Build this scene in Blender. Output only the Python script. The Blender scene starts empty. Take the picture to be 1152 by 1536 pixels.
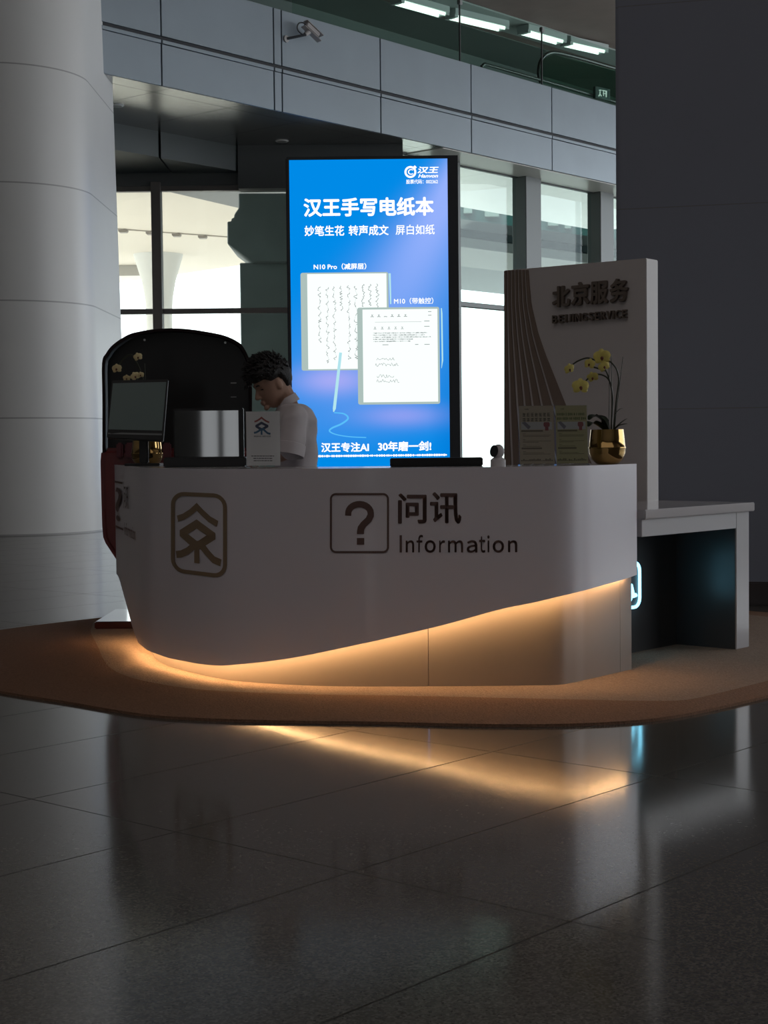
import bpy, bmesh, math, random
from mathutils import Vector, Matrix, noise
random.seed(7)
S = bpy.context.scene
COL = S.collection
V = Vector
W, H, F = 1152, 1536, 2390.0

# ------------------------------------------------------------------ camera
CZ = 1.14
cam_d = bpy.data.cameras.new('camera')
cam = bpy.data.objects.new('camera', cam_d)
COL.objects.link(cam)
cam_d.sensor_fit = 'VERTICAL'
cam_d.sensor_height = 36.0
cam_d.lens = 36.0 * F / H
cam_d.clip_end = 500
PITCH = math.atan((768 - 665) / F)
ROLL = math.radians(-0.6)
CM = (Matrix.Translation((0, 0, CZ)) @ Matrix.Rotation(math.pi / 2 - PITCH, 4, 'X') @ Matrix.Rotation(ROLL, 4, 'Z'))
cam.matrix_world = CM
S.camera = cam
CR = CM.to_3x3()
CRI = CR.inverted()

# ------------------------------------------------------------------ world, lights, exposure
wd = bpy.data.worlds.new('daylight_sky')
S.world = wd
wd.use_nodes = True
bg = wd.node_tree.nodes['Background']
bg.inputs['Color'].default_value = (0.93, 0.97, 1.0, 1)
bg.inputs['Strength'].default_value = 3.0

def light(name, kind, loc, aim, energy, color, size=(1, 1)):
    d = bpy.data.lights.new(name, kind)
    d.energy = energy
    d.color = color
    if kind == 'AREA':
        d.shape = 'RECTANGLE'
        d.size, d.size_y = size
    o = bpy.data.objects.new(name, d)
    COL.objects.link(o)
    o.location = loc
    o.rotation_euler = (V(aim) - V(loc)).to_track_quat('-Z', 'Y').to_euler()
    return o

sun = light('sun', 'SUN', (-20, 0, 40), (0, 55, 0), 4.5, (1, 0.95, 0.86))
sun.data.angle = 0.02
# daylight coming in through the tall side windows of the hall on the right
light('side_window_daylight', 'AREA', (21.5, 15.0, 5.5), (0, 15.0, 3.5), 150, (0.64, 0.80, 1.0), (24, 8))
light('far_side_window_daylight', 'AREA', (21.5, 40.0, 5.5), (0, 28.0, 3.5), 860, (0.72, 0.86, 1.0), (22, 8))
# broad unseen fill, added high overhead to set the hall's dim ambient
light('hall_ambient_fill', 'AREA', (-2.0, -3.0, 12.6), (-2.0, -2.5, 0), 350, (1.0, 0.925, 0.89), (22, 14))
S.view_settings.view_transform = 'Standard'
S.view_settings.look = 'None'
S.view_settings.exposure = 0.0
S.view_settings.gamma = 1.0
S.view_settings.use_curve_mapping = False

# ------------------------------------------------------------------ measuring: a pixel's ray met with a plane of the place
def ray(px, py):
    return CR @ V(((px - W / 2) / F, -(py - H / 2) / F, -1.0))
C0 = V((0, 0, CZ))
def at(px, py, Y):
    d = ray(px, py)
    return C0 + d * (Y / d.y)
def atz(px, py, z):
    d = ray(px, py)
    return C0 + d * ((z - CZ) / d.z)
def atp(px, py, p0, n):
    d = ray(px, py)
    return C0 + d * ((V(p0) - C0).dot(n) / d.dot(n))
def proj(p):
    q = CRI @ (V(p) - C0)
    return (W / 2 + F * q.x / -q.z, H / 2 - F * q.y / -q.z)

# ------------------------------------------------------------------ materials
MATS = {}
def mat(name, color, rough=0.5, metal=0.0, noise_amt=0.0, noise_scale=20.0, bump=0.0, spec=0.5, coat=0.0, emit=0.0, sheen=0.0):
    if name in MATS:
        return MATS[name]
    m = bpy.data.materials.new(name)
    m.use_nodes = True
    nt = m.node_tree
    b = nt.nodes['Principled BSDF']
    b.inputs['Base Color'].default_value = (*color, 1)
    b.inputs['Roughness'].default_value = rough
    b.inputs['Metallic'].default_value = metal
    b.inputs['Specular IOR Level'].default_value = spec
    b.inputs['Coat Weight'].default_value = coat
    b.inputs['Coat Roughness'].default_value = 0.08
    if sheen:
        b.inputs['Sheen Weight'].default_value = sheen
    if emit:
        b.inputs['Emission Color'].default_value = (*color, 1)
        b.inputs['Emission Strength'].default_value = emit
    if noise_amt or bump:
        tc = nt.nodes.new('ShaderNodeTexCoord')
        nz = nt.nodes.new('ShaderNodeTexNoise')
        nz.inputs['Scale'].default_value = noise_scale
        nz.inputs['Detail'].default_value = 5
        nt.links.new(tc.outputs['Object'], nz.inputs['Vector'])
        if noise_amt:
            mx = nt.nodes.new('ShaderNodeMix')
            mx.data_type = 'RGBA'
            mx.inputs['A'].default_value = (*[c * (1 - noise_amt) for c in color], 1)
            mx.inputs['B'].default_value = (*[min(1, c * (1 + noise_amt)) for c in color], 1)
            nt.links.new(nz.outputs['Fac'], mx.inputs['Factor'])
            nt.links.new(mx.outputs['Result'], b.inputs['Base Color'])
        if bump:
            bp = nt.nodes.new('ShaderNodeBump')
            bp.inputs['Strength'].default_value = bump
            bp.inputs['Distance'].default_value = 0.01
            nt.links.new(nz.outputs['Fac'], bp.inputs['Height'])
            nt.links.new(bp.outputs['Normal'], b.inputs['Normal'])
    MATS[name] = m
    return m

def emission(name, color, strength=1.0):
    if name in MATS:
        return MATS[name]
    m = bpy.data.materials.new(name)
    m.use_nodes = True
    nt = m.node_tree
    nt.nodes.clear()
    e = nt.nodes.new('ShaderNodeEmission')
    e.inputs['Color'].default_value = (*color, 1)
    e.inputs['Strength'].default_value = strength
    o = nt.nodes.new('ShaderNodeOutputMaterial')
    nt.links.new(e.outputs[0], o.inputs[0])
    MATS[name] = m
    return m

def glass(name, tint, refl=1.0, rough=0.0):
    m = bpy.data.materials.new(name)
    m.use_nodes = True
    nt = m.node_tree
    nt.nodes.clear()
    t = nt.nodes.new('ShaderNodeBsdfTransparent')
    t.inputs['Color'].default_value = (*tint, 1)
    g = nt.nodes.new('ShaderNodeBsdfGlossy')
    g.inputs['Roughness'].default_value = rough
    lw_ = nt.nodes.new('ShaderNodeLayerWeight')
    pw = nt.nodes.new('ShaderNodeMath')
    pw.operation = 'POWER'
    pw.inputs[1].default_value = 5.0
    nt.links.new(lw_.outputs['Facing'], pw.inputs[0])
    fr = nt.nodes.new('ShaderNodeMath')
    fr.operation = 'MULTIPLY_ADD'
    fr.inputs[1].default_value = 0.92
    fr.inputs[2].default_value = 0.045
    nt.links.new(pw.outputs[0], fr.inputs[0])
    mu = nt.nodes.new('ShaderNodeMath')
    mu.operation = 'MULTIPLY'
    mu.inputs[1].default_value = refl
    mx = nt.nodes.new('ShaderNodeMixShader')
    o = nt.nodes.new('ShaderNodeOutputMaterial')
    nt.links.new(fr.outputs[0], mu.inputs[0])
    nt.links.new(mu.outputs[0], mx.inputs[0])
    nt.links.new(t.outputs[0], mx.inputs[1])
    nt.links.new(g.outputs[0], mx.inputs[2])
    nt.links.new(mx.outputs[0], o.inputs[0])
    MATS[name] = m
    return m

class NG:
    """small helper for node graphs on a Principled material"""
    def __init__(s, m):
        s.nt = m.node_tree
        s.b = s.nt.nodes.get('Principled BSDF')
    def n(s, t, **k):
        x = s.nt.nodes.new(t)
        for a, b in k.items():
            setattr(x, a, b)
        return x
    def l(s, a, b):
        s.nt.links.new(a, b)
    def math(s, op, a, b=None, clamp=False):
        x = s.n('ShaderNodeMath', operation=op, use_clamp=clamp)
        for i, v in enumerate((a, b)):
            if v is None:
                continue
            if isinstance(v, (int, float)):
                x.inputs[i].default_value = v
            else:
                s.l(v, x.inputs[i])
        return x.outputs[0]
    def dot(s, vec, d):
        x = s.n('ShaderNodeVectorMath', operation='DOT_PRODUCT')
        s.l(vec, x.inputs[0])
        x.inputs[1].default_value = d
        return x.outputs['Value']
    def mix(s, fac, a, b):
        x = s.n('ShaderNodeMix', data_type='RGBA')
        s.l(fac, x.inputs['Factor'])
        for nm, v in (('A', a), ('B', b)):
            if isinstance(v, tuple):
                x.inputs[nm].default_value = (*v, 1)
            else:
                s.l(v, x.inputs[nm])
        return x.outputs['Result']
    def line(s, val, off, spacing, width):
        """1 on a line repeated every spacing, else 0"""
        f = s.math('FRACT', s.math('DIVIDE', s.math('SUBTRACT', val, off - width / 2), spacing))
        return s.math('LESS_THAN', f, width / spacing)

# ------------------------------------------------------------------ mesh builder
class MB:
    def __init__(s):
        s.v, s.f = [], []
    def add(s, vs, fs):
        k = len(s.v)
        s.v += [V(p) for p in vs]
        s.f += [[i + k for i in f] for f in fs]
        return s
    def box(s, a, b):
        x0, y0, z0 = a
        x1, y1, z1 = b
        return s.obox(V((x0, y0, z0)), V((x1 - x0, 0, 0)), V((0, y1 - y0, 0)), V((0, 0, z1 - z0)))
    def obox(s, o, u, v, w):
        o, u, v, w = V(o), V(u), V(v), V(w)
        if u.cross(v).dot(w) < 0:
            u, v = v, u
        p = [o, o + u, o + u + v, o + v, o + w, o + u + w, o + u + v + w, o + v + w]
        return s.add(p, [(3, 2, 1, 0), (4, 5, 6, 7), (0, 1, 5, 4), (1, 2, 6, 5), (2, 3, 7, 6), (3, 0, 4, 7)])
    def prism(s, poly, d):
        """closed polygon (3D points) swept along d"""
        n = len(poly)
        d = V(d)
        a = [V(p) for p in poly]
        s.add(a + [p + d for p in a], [list(range(n))[::-1], list(range(n, 2 * n))] + [[i, (i + 1) % n, n + (i + 1) % n, n + i] for i in range(n)])
        return s
    def loft(s, rings, cap=True, closed=True):
        n = len(rings[0])
        vs = [p for r in rings for p in r]
        fs = []
        for j in range(len(rings) - 1):
            for i in range(n if closed else n - 1):
                i2 = (i + 1) % n
                fs.append([j * n + i, j * n + i2, (j + 1) * n + i2, (j + 1) * n + i])
        if cap:
            fs.append(list(range(n))[::-1])
            fs.append([(len(rings) - 1) * n + i for i in range(n)])
        return s.add(vs, fs)
    def tube(s, pts, r, n=8):
        pts = [V(p) for p in pts]
        rs = r if isinstance(r, (list, tuple)) else [r] * len(pts)
        rings = []
        prev = None
        for i, p in enumerate(pts):
            t = (pts[min(i + 1, len(pts) - 1)] - pts[max(i - 1, 0)]).normalized()
            a = prev if prev is not None else (V((0, 0, 1)) if abs(t.z) < 0.9 else V((1, 0, 0)))
            a = (a - t * a.dot(t)).normalized()
            prev = a
            b = t.cross(a)
            rings.append([p + (a * math.cos(2 * math.pi * k / n) + b * math.sin(2 * math.pi * k / n)) * rs[i] for k in range(n)])
        return s.loft(rings)
    def lathe(s, c, prof, n=32):
        c = V(c)
        rings = [[c + V((r * math.cos(2 * math.pi * k / n), r * math.sin(2 * math.pi * k / n), z)) for k in range(n)] for r, z in prof]
        return s.loft(rings)
    def disc(s, c, ax, r, h, n=24):
        c, ax = V(c), V(ax).normalized()
        return s.tube([c, c + ax * h], r, n)
    def ellipsoid(s, c, r, M=None, n=20, m=12):
        c = V(c)
        vs, fs = [], []
        for j in range(m + 1):
            th = math.pi * j / m
            for i in range(n):
                p = V((r[0] * math.sin(th) * math.cos(2 * math.pi * i / n), r[1] * math.sin(th) * math.sin(2 * math.pi * i / n), r[2] * math.cos(th)))
                vs.append(c + (M @ p if M else p))
        for j in range(m):
            for i in range(n):
                fs.append([j * n + i, (j + 1) * n + i, (j + 1) * n + (i + 1) % n, j * n + (i + 1) % n])
        return s.add(vs, fs)

def origin_of(o):
    p = V((0, 0, 0))
    while o:
        p += o.location
        o = o.parent
    return p

def obj(name, mb, m, parent=None, smooth=False, bevel=0.0, loc=None, label=None, segs=2, angle=40):
    """link one mesh object; geometry is given in world coordinates"""
    me = bpy.data.meshes.new(name)
    org = V(loc) if loc is not None else (origin_of(parent) if parent else V((0, 0, 0)))
    me.from_pydata([p - org for p in mb.v], [], mb.f)
    bm = bmesh.new()
    bm.from_mesh(me)
    bmesh.ops.remove_doubles(bm, verts=bm.verts, dist=1e-6)
    bmesh.ops.recalc_face_normals(bm, faces=bm.faces)
    if bevel:
        es = [e for e in bm.edges if len(e.link_faces) == 2 and e.calc_face_angle(0) > math.radians(30)]
        bmesh.ops.bevel(bm, geom=es, offset=bevel, segments=segs, affect='EDGES', clamp_overlap=True)
    if smooth or bevel:
        for f in bm.faces:
            f.smooth = True
        for e in bm.edges:
            if len(e.link_faces) == 2 and e.calc_face_angle(0) > math.radians(angle):
                e.smooth = False
    bm.to_mesh(me)
    bm.free()
    me.materials.append(m)
    o = bpy.data.objects.new(name, me)
    COL.objects.link(o)
    if parent:
        o.parent = parent
        if loc is not None:
            o.location = V(loc) - origin_of(parent)
    elif loc is not None:
        o.location = loc
    if label:
        o['label'] = label
    return o

def thing(name, label, cat, loc, group=None):
    o = bpy.data.objects.new(name, None)
    o.empty_display_size = 0.1
    COL.objects.link(o)
    o.location = loc
    o['label'], o['category'] = label, cat
    if group:
        o['group'] = group
    return o
def tag(o, label, cat, group=None):
    o['label'], o['category'] = label, cat
    if group:
        o['group'] = group
    return o
def struct(o, label=None):
    o['kind'] = 'structure'
    if label:
        o['label'] = label
    return o

def catmull(pts, n=10):
    pts = [V(p) for p in pts]
    P = [pts[0] * 2 - pts[1]] + pts + [pts[-1] * 2 - pts[-2]]
    out = []
    for i in range(1, len(P) - 2):
        for k in range(n):
            t = k / n
            a, b, c, d = P[i - 1], P[i], P[i + 1], P[i + 2]
            out.append(0.5 * ((2 * b) + (c - a) * t + (2 * a - 5 * b + 4 * c - d) * t * t + (3 * b - a - 3 * c + d) * t ** 3))
    out.append(pts[-1])
    return out

def interp(x, tab):
    if x <= tab[0][0]:
        return tab[0][1]
    for (a, b), (c, d) in zip(tab, tab[1:]):
        if x <= c:
            return b + (d - b) * (x - a) / (c - a)
    return tab[-1][1]

# ------------------------------------------------------------------ lettering
def text2d(body, bold=0.0, extrude=0.0, shear=0.0):
    c = bpy.data.curves.new('lettering', 'FONT')
    c.body = body
    c.offset = bold
    c.extrude = extrude
    c.shear = shear
    c.resolution_u = 4
    o = bpy.data.objects.new('lettering', c)
    COL.objects.link(o)
    bpy.context.view_layer.update()
    me = o.to_mesh()
    vs = [v.co.copy() for v in me.vertices]
    fs = [list(p.vertices) for p in me.polygons]
    o.to_mesh_clear()
    bpy.data.objects.remove(o)
    bpy.data.curves.remove(c)
    return vs, fs
def put_text(mb, body, box, fn, bold=0.0, extrude=0.0, shear=0.0, keep=False):
    """fit the lettering to box = (x0, y0, x1, y1), y down, and map it with fn(x, y[, z])"""
    vs, fs = text2d(body, 0.0, extrude, shear)
    if bold > 0 and not keep:
        # heavier strokes: the outline repeated at small shifts, each a hair in front of the last
        n0 = len(vs)
        base_v, base_f = list(vs), list(fs)
        vs, fs = [], []
        for k in range(9):
            dx, dy = (0, 0) if k == 8 else (bold * math.cos(k * math.pi / 4), bold * math.sin(k * math.pi / 4))
            fs += [[i + len(vs) for i in f_] for f_ in base_f]
            vs += [V((v.x + dx, v.y + dy, v.z + k * 0.00004)) for v in base_v]
    ax, bx = min(v.x for v in vs), max(v.x for v in vs)
    ay, by = min(v.y for v in vs), max(v.y for v in vs)
    x0, y0, x1, y1 = box
    out = []
    for v in vs:
        x = x0 + (x1 - x0) * (v.x - ax) / (bx - ax)
        y = y1 + (y0 - y1) * (v.y - ay) / (by - ay)
        out.append(fn(x, y, v.z) if extrude else fn(x, y))
    mb.add(out, fs)
    return mb
def rrect(x0, y0, x1, y1, r, n=6):
    p = []
    for cx, cy, a0 in ((x1 - r, y1 - r, 0), (x0 + r, y1 - r, 90), (x0 + r, y0 + r, 180), (x1 - r, y0 + r, 270)):
        for k in range(n + 1):
            a = math.radians(a0 + 90 * k / n)
            p.append((cx + r * math.cos(a), cy + r * math.sin(a)))
    return p
def dense(poly, step, closed=True):
    out = []
    n = len(poly)
    for i in range(n if closed else n - 1):
        a, b = poly[i], poly[(i + 1) % n]
        L = math.hypot(b[0] - a[0], b[1] - a[1])
        k = max(1, int(L / step))
        out += [(a[0] + (b[0] - a[0]) * j / k, a[1] + (b[1] - a[1]) * j / k) for j in range(k)]
    if not closed:
        out.append(poly[-1])
    return out
def ring2d(mb, outer, inner, fn):
    n = len(outer)
    mb.add([fn(*p) for p in outer] + [fn(*p) for p in inner], [[i, (i + 1) % n, n + (i + 1) % n, n + i] for i in range(n)])
def frame2d(mb, x0, y0, x1, y1, r, t, fn, step=6):
    o = rrect(x0, y0, x1, y1, r)
    i = rrect(x0 + t, y0 + t, x1 - t, y1 - t, max(r - t, 0.01))
    oo, ii = [], []
    n = len(o)
    for k in range(n):
        a, b, c, d = o[k], o[(k + 1) % n], i[k], i[(k + 1) % n]
        q = max(1, int(math.hypot(b[0] - a[0], b[1] - a[1]) / step))
        for j in range(q):
            f = j / q
            oo.append((a[0] + (b[0] - a[0]) * f, a[1] + (b[1] - a[1]) * f))
            ii.append((c[0] + (d[0] - c[0]) * f, c[1] + (d[1] - c[1]) * f))
    ring2d(mb, oo, ii, fn)
def band2d(mb, pts, w, fn, step=4):
    """a stroke of width w along a polyline, mitred, with vertical ends"""
    n = len(pts)
    L = []
    for i, p in enumerate(pts):
        a = pts[max(i - 1, 0)]
        b = pts[min(i + 1, n - 1)]
        dx, dy = b[0] - a[0], b[1] - a[1]
        l = math.hypot(dx, dy) or 1
        nx, ny = -dy / l, dx / l
        ww = w[i] if isinstance(w, (list, tuple)) else w
        k = 1.0
        if 0 < i < n - 1:
            d1 = (p[0] - a[0], p[1] - a[1])
            l1 = math.hypot(*d1) or 1
            k = 1 / max(0.5, abs((-d1[1] / l1) * nx + (d1[0] / l1) * ny))
        L.append(((p[0] + nx * ww / 2 * k, p[1] + ny * ww / 2 * k), (p[0] - nx * ww / 2 * k, p[1] - ny * ww / 2 * k)))
    for (a, b), (c, d) in zip(L, L[1:]):
        q = max(1, int(math.hypot(c[0] - a[0], c[1] - a[1]) / step))
        for j in range(q):
            f, g = j / q, (j + 1) / q
            lp = lambda s_, e_, t_: (s_[0] + (e_[0] - s_[0]) * t_, s_[1] + (e_[1] - s_[1]) * t_)
            mb.add([fn(*lp(a, c, f)), fn(*lp(b, d, f)), fn(*lp(b, d, g)), fn(*lp(a, c, g))], [(0, 1, 2, 3)])
def quad2d(mb, x0, y0, x1, y1, fn):
    mb.add([fn(x0, y0), fn(x1, y0), fn(x1, y1), fn(x0, y1)], [(0, 1, 2, 3)])

# ------------------------------------------------------------------ building axes
K = 2.4
ZB = CZ + 2.21 * K                                    # underside of the gallery beam
b0, b1 = atz(135, 105, ZB), atz(923, 276, ZB)
U = (b1 - b0)
U.z = 0
U.normalize()                                         # along the beam
N = V((U.y, -U.x, 0))                                 # out of the beam, towards the hall
def bu(px, py, depth=0.0):
    """distance along the beam of a pixel on the plane depth metres behind the beam's face, and its height"""
    p = atp(px, py, b0 - N * depth, N)
    return (p - b0).dot(U), p.z
def bp(u, depth, z):
    p = b0 + U * u - N * depth
    return V((p.x, p.y, z))

# ================================================================== THE SETTING
# floor
fm = mat('polished_terrazzo', (0.20, 0.185, 0.165), 0.16, spec=0.5)
g = NG(fm)
pos = g.n('ShaderNodeNewGeometry').outputs['Position']
a_ = math.radians(41)
n1, d1 = (math.cos(a_), -math.sin(a_), 0), (math.sin(a_), math.cos(a_), 0)
grout = g.math('MAXIMUM', g.line(g.dot(pos, n1), -3.529, 0.70, 0.006), g.line(g.dot(pos, d1), 4.658, 1.55, 0.006))
vo = g.n('ShaderNodeTexVoronoi')
vo.inputs['Scale'].default_value = 170
g.l(pos, vo.inputs['Vector'])
sp = g.n('ShaderNodeValToRGB')
sp.color_ramp.elements[0].color = (0.055, 0.050, 0.043, 1)
sp.color_ramp.elements[1].color = (0.15, 0.14, 0.125, 1)
e = sp.color_ramp.elements.new(0.5)
e.color = (0.09, 0.083, 0.073, 1)
g.l(vo.outputs['Color'], sp.inputs['Fac'])
g.l(g.mix(grout, sp.outputs['Color'], (0.03, 0.028, 0.025)), g.b.inputs['Base Color'])
nz = g.n('ShaderNodeTexNoise')
nz.inputs['Scale'].default_value = 260
g.l(pos, nz.inputs['Vector'])
g.l(g.math('ADD', g.math('MULTIPLY', nz.outputs['Fac'], 0.09), g.math('ADD', g.math('MULTIPLY', grout, 0.4), 0.055)), g.b.inputs['Roughness'])
g.l(g.math('SUBTRACT', 0.42, g.math('MULTIPLY', grout, 0.34)), g.b.inputs['Specular IOR Level'])
bmp = g.n('ShaderNodeBump')
bmp.inputs['Strength'].default_value = 0.02
bmp.inputs['Distance'].default_value = 0.002
g.l(nz.outputs['Fac'], bmp.inputs['Height'])
g.l(bmp.outputs['Normal'], g.b.inputs['Normal'])
struct(obj('floor', MB().box((-22, -16, -0.2), (22, 46, 0)), fm))

CEIL = 13.0
wall_m = mat('hall_wall', (0.42, 0.40, 0.38), 0.7, noise_amt=0.08, noise_scale=2)
ceil_m = mat('hall_ceiling', (0.20, 0.165, 0.145), 0.7, noise_amt=0.15, noise_scale=1.5)
struct(obj('ceiling', MB().prism([V(p) for p in ((-22, -16, CEIL), (22, -16, CEIL), (22, 72, CEIL), (-14.5, 29.05, CEIL), (-22, 29.05, CEIL))], (0, 0, 0.3)), ceil_m))
w = MB()
DX0, DX1, DZ = -3.75, -2.85, 2.4  # doorway added behind the camera as a bright shape for the display to reflect
w.box((-22, -16.3, 0), (DX0, -16, CEIL)); w.box((DX1, -16.3, 0), (22, -16, CEIL)); w.box((DX0, -16.3, DZ), (DX1, -16, CEIL))
struct(obj('wall_back', w, wall_m))
struct(obj('wall_left', MB().box((-22.3, -16, 0), (-22, 29.05, CEIL)), wall_m))
w = MB()
w.box((22, -16, 0), (22.3, 3, CEIL)); w.box((22, 27, 0), (22.3, 29, CEIL)); w.box((22, 51, 0), (22.3, 72, CEIL)); w.box((22, 3, 0), (22.3, 51, 1.5)); w.box((22, 3, 9.5), (22.3, 51, CEIL))
struct(obj('wall_right', w, wall_m))
w = MB()
for k in range(13):
    w.box((22.02, 3 + k * 4 - 0.06, 1.5), (22.2, 3 + k * 4 + 0.06, 9.5))
w.box((22.02, 3, 5.4), (22.2, 51, 5.5))
frame_m = mat('window_metal', (0.20, 0.185, 0.175), 0.45, 0.3)
struct(obj('window_3', w, frame_m))
w = MB()
w.box((DX0, -16.2, 0), (DX0 + 0.05, -16.05, DZ)); w.box((DX1 - 0.05, -16.2, 0), (DX1, -16.05, DZ)); w.box((DX0, -16.2, DZ - 0.06), (DX1, -16.05, DZ)); w.box((-3.36, -16.2, 0), (-3.26, -16.05, DZ)); w.box((DX0, -16.2, 0), (DX1, -16.05, 0.3))
struct(obj('added_door_1', w, frame_m))

# ---- gallery beam with its metal panels
panel_m = mat('beam_panel', (0.25, 0.29, 0.325), 0.42, 0.25, noise_amt=0.10, noise_scale=1.2)
gap_m = mat('panel_gap', (0.02, 0.022, 0.026), 0.7)
ULEFT, URIGHT = -7.0, bu(923, 225)[0] + 6
zs = bu(576, 141)[1]                                   # groove between the two rows of panels
zt = bu(576, 59)[1]
us = [ULEFT, bu(242, 60)[0], bu(411, 100)[0], bu(423, 105)[0], bu(571, 140)[0], bu(707, 173)[0], bu(828, 203)[0]]
while us[-1] < URIGHT - 3:
    us.append(us[-1] + (us[5] - us[4]))
us[0] = us[1] - (us[2] - us[1])
us.insert(0, us[0] - 3.0)
us.append(URIGHT)
lo, up, lip = MB(), MB(), MB()
for a, b in zip(us, us[1:]):
    s_ = 0.013
    for m_, z0, z1 in ((lo, ZB, zs - 0.07), (up, zs + 0.05, zt)):
        m_.obox(bp(a + s_, 0.0, z0), U * (b - a - 2 * s_), -N * 0.05, V((0, 0, z1 - z0)))
    lip.obox(bp(a + s_, -0.012, zs - 0.062), U * (b - a - 2 * s_), -N * 0.06, V((0, 0, 0.055)))
for s_ in lip.f:
    pass
lo.add(up.v, up.f)
lo.add(lip.v, lip.f)
beam = struct(obj('beam', lo, panel_m, bevel=0.004, segs=1), 'grey metal panelled gallery beam running above the windows')
bk = MB().obox(bp(us[0], 0.04, ZB + 0.01), U * (URIGHT - us[0]), -N * 0.3, V((0, 0, zt - ZB - 0.02)))
struct(obj('beam_panel', bk, gap_m, beam))

# ---- shiny soffit behind the beam
soff_m = mat('soffit_metal', (0.40, 0.40, 0.39), 0.24, 0.85, noise_amt=0.08, noise_scale=3)
g = NG(soff_m)
pos = g.n('ShaderNodeNewGeometry').outputs['Position']
du = b0.dot(U)
dn = b0.dot(N)
jl = g.math('MAXIMUM', g.line(g.dot(pos, tuple(U)), du + bu(242, 60)[0] + 0.2, 1.55, 0.018), g.line(g.dot(pos, tuple(N)), dn - 0.42, 40.0, 0.018))
src = g.b.inputs['Base Color'].links[0].from_socket
g.l(g.mix(jl, src, (0.01, 0.01, 0.01)), g.b.inputs['Base Color'])
SD = 2.62
so = MB().obox(bp(us[0], 0.05, ZB), U * (URIGHT - us[0]), -N * 4.2, V((0, 0, 0.06)))
struct(obj('ceiling_soffit', so, soff_m))
so2 = MB().obox(bp(bu(668, 215)[0], 0.06, ZB - 0.012), U * (URIGHT - bu(668, 215)[0]), -N * 0.86, V((0, 0, 0.011)))
struct(obj('ceiling_soffit', so2, mat('soffit_bounce_pale', (0.72, 0.70, 0.65), 0.35)))  # daylight bounced in from outside is put into this strip's pale colour
up_floor = MB().obox(bp(us[0], 0.34, ZB + 0.1), U * (URIGHT - us[0]), -N * 3.8, V((0, 0, zt - ZB - 0.35)))
up_floor.obox(bp(us[0], 4.1, zt - 0.2), U * (URIGHT - us[0]), -N * 2.0, V((0, 0, 0.06)))
struct(obj('floor_gallery', up_floor, mat('gallery_floor', (0.10, 0.105, 0.10), 0.9, spec=0.0)))

# ---- darker bulkhead under the soffit, above the left windows
YW = 28.75
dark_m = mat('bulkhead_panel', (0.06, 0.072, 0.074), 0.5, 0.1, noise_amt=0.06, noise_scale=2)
zl = bu(140, 219, SD)[1]
ua, ub_, uc = bu(100, 165, SD)[0], bu(239, 198, SD)[0], bu(356, 223, SD)[0]
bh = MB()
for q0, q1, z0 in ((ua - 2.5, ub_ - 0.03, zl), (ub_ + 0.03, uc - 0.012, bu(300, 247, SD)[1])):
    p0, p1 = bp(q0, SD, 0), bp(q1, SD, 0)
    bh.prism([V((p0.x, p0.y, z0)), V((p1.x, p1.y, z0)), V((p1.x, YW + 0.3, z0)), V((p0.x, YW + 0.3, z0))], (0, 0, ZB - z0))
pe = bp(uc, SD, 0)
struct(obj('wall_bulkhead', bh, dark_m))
zh = at(300, 279, YW).z                               # head of the left windows
hd = MB().box((pe.x + 0.012, pe.y - 0.05, at(400, 283, pe.y).z), (0.4, YW + 0.2, ZB))
hd.box((-7.5, YW - 0.05, zh), (pe.x, YW + 0.25, zl + 0.02))
struct(obj('wall_front', hd, mat('head_panel', (0.10, 0.105, 0.105), 0.5, 0.2)))
# solid wall left of the windows, behind the big column
struct(obj('wall_facade', MB().box((-22, YW, 0), (-7.4, YW + 0.3, CEIL)), wall_m))
struct(obj('wall_gallery', MB().obox(bp(-6.0, 12.0, 11.2), U * 60, -N * 0.3, V((0, 0, CEIL - 11.2))).prism([bp(-6.0, 6.0, zt - 0.2), bp(-6.0, 12.05, 11.2), bp(-6.0, 12.05, 11.4), bp(-6.0, 6.0, zt)], U * 60), mat('gallery_wall', (0.12, 0.155, 0.145), 0.9, spec=0.1)))

# ---- left windows: frame and panes
XW0, XW1 = -7.4, -0.3
xm = at(236.5, 380, YW).x
mullion_m = mat('mullion', (0.17, 0.15, 0.14), 0.4, 0.4)
fr = MB()
fr.box((xm - 0.085, YW - 0.16, 0), (xm + 0.085, YW + 0.1, zh + 0.06))
zt0 = at(300, 466.5, YW).z
for x0, x1 in ((XW0, xm - 0.085), (xm + 0.085, XW1)):
    fr.box((x0, YW - 0.04, zt0 - 0.045), (x1, YW + 0.1, zt0 + 0.045))
    fr.box((x0, YW - 0.04, zh - 0.09), (x1, YW + 0.1, zh + 0.02))
    fr.box((x0, YW - 0.04, 0), (x1, YW + 0.1, 0.12))
win1 = struct(obj('window_1', fr, mullion_m, bevel=0.006, segs=1))
pane_m = glass('window_pane', (0.93, 0.965, 0.95), 0.55)
for x0, x1 in ((XW0, xm), (xm, XW1)):
    struct(obj('window_pane', MB().box((x0, YW + 0.02, 0.1), (x1, YW + 0.032, zh)), pane_m, win1))

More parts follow.
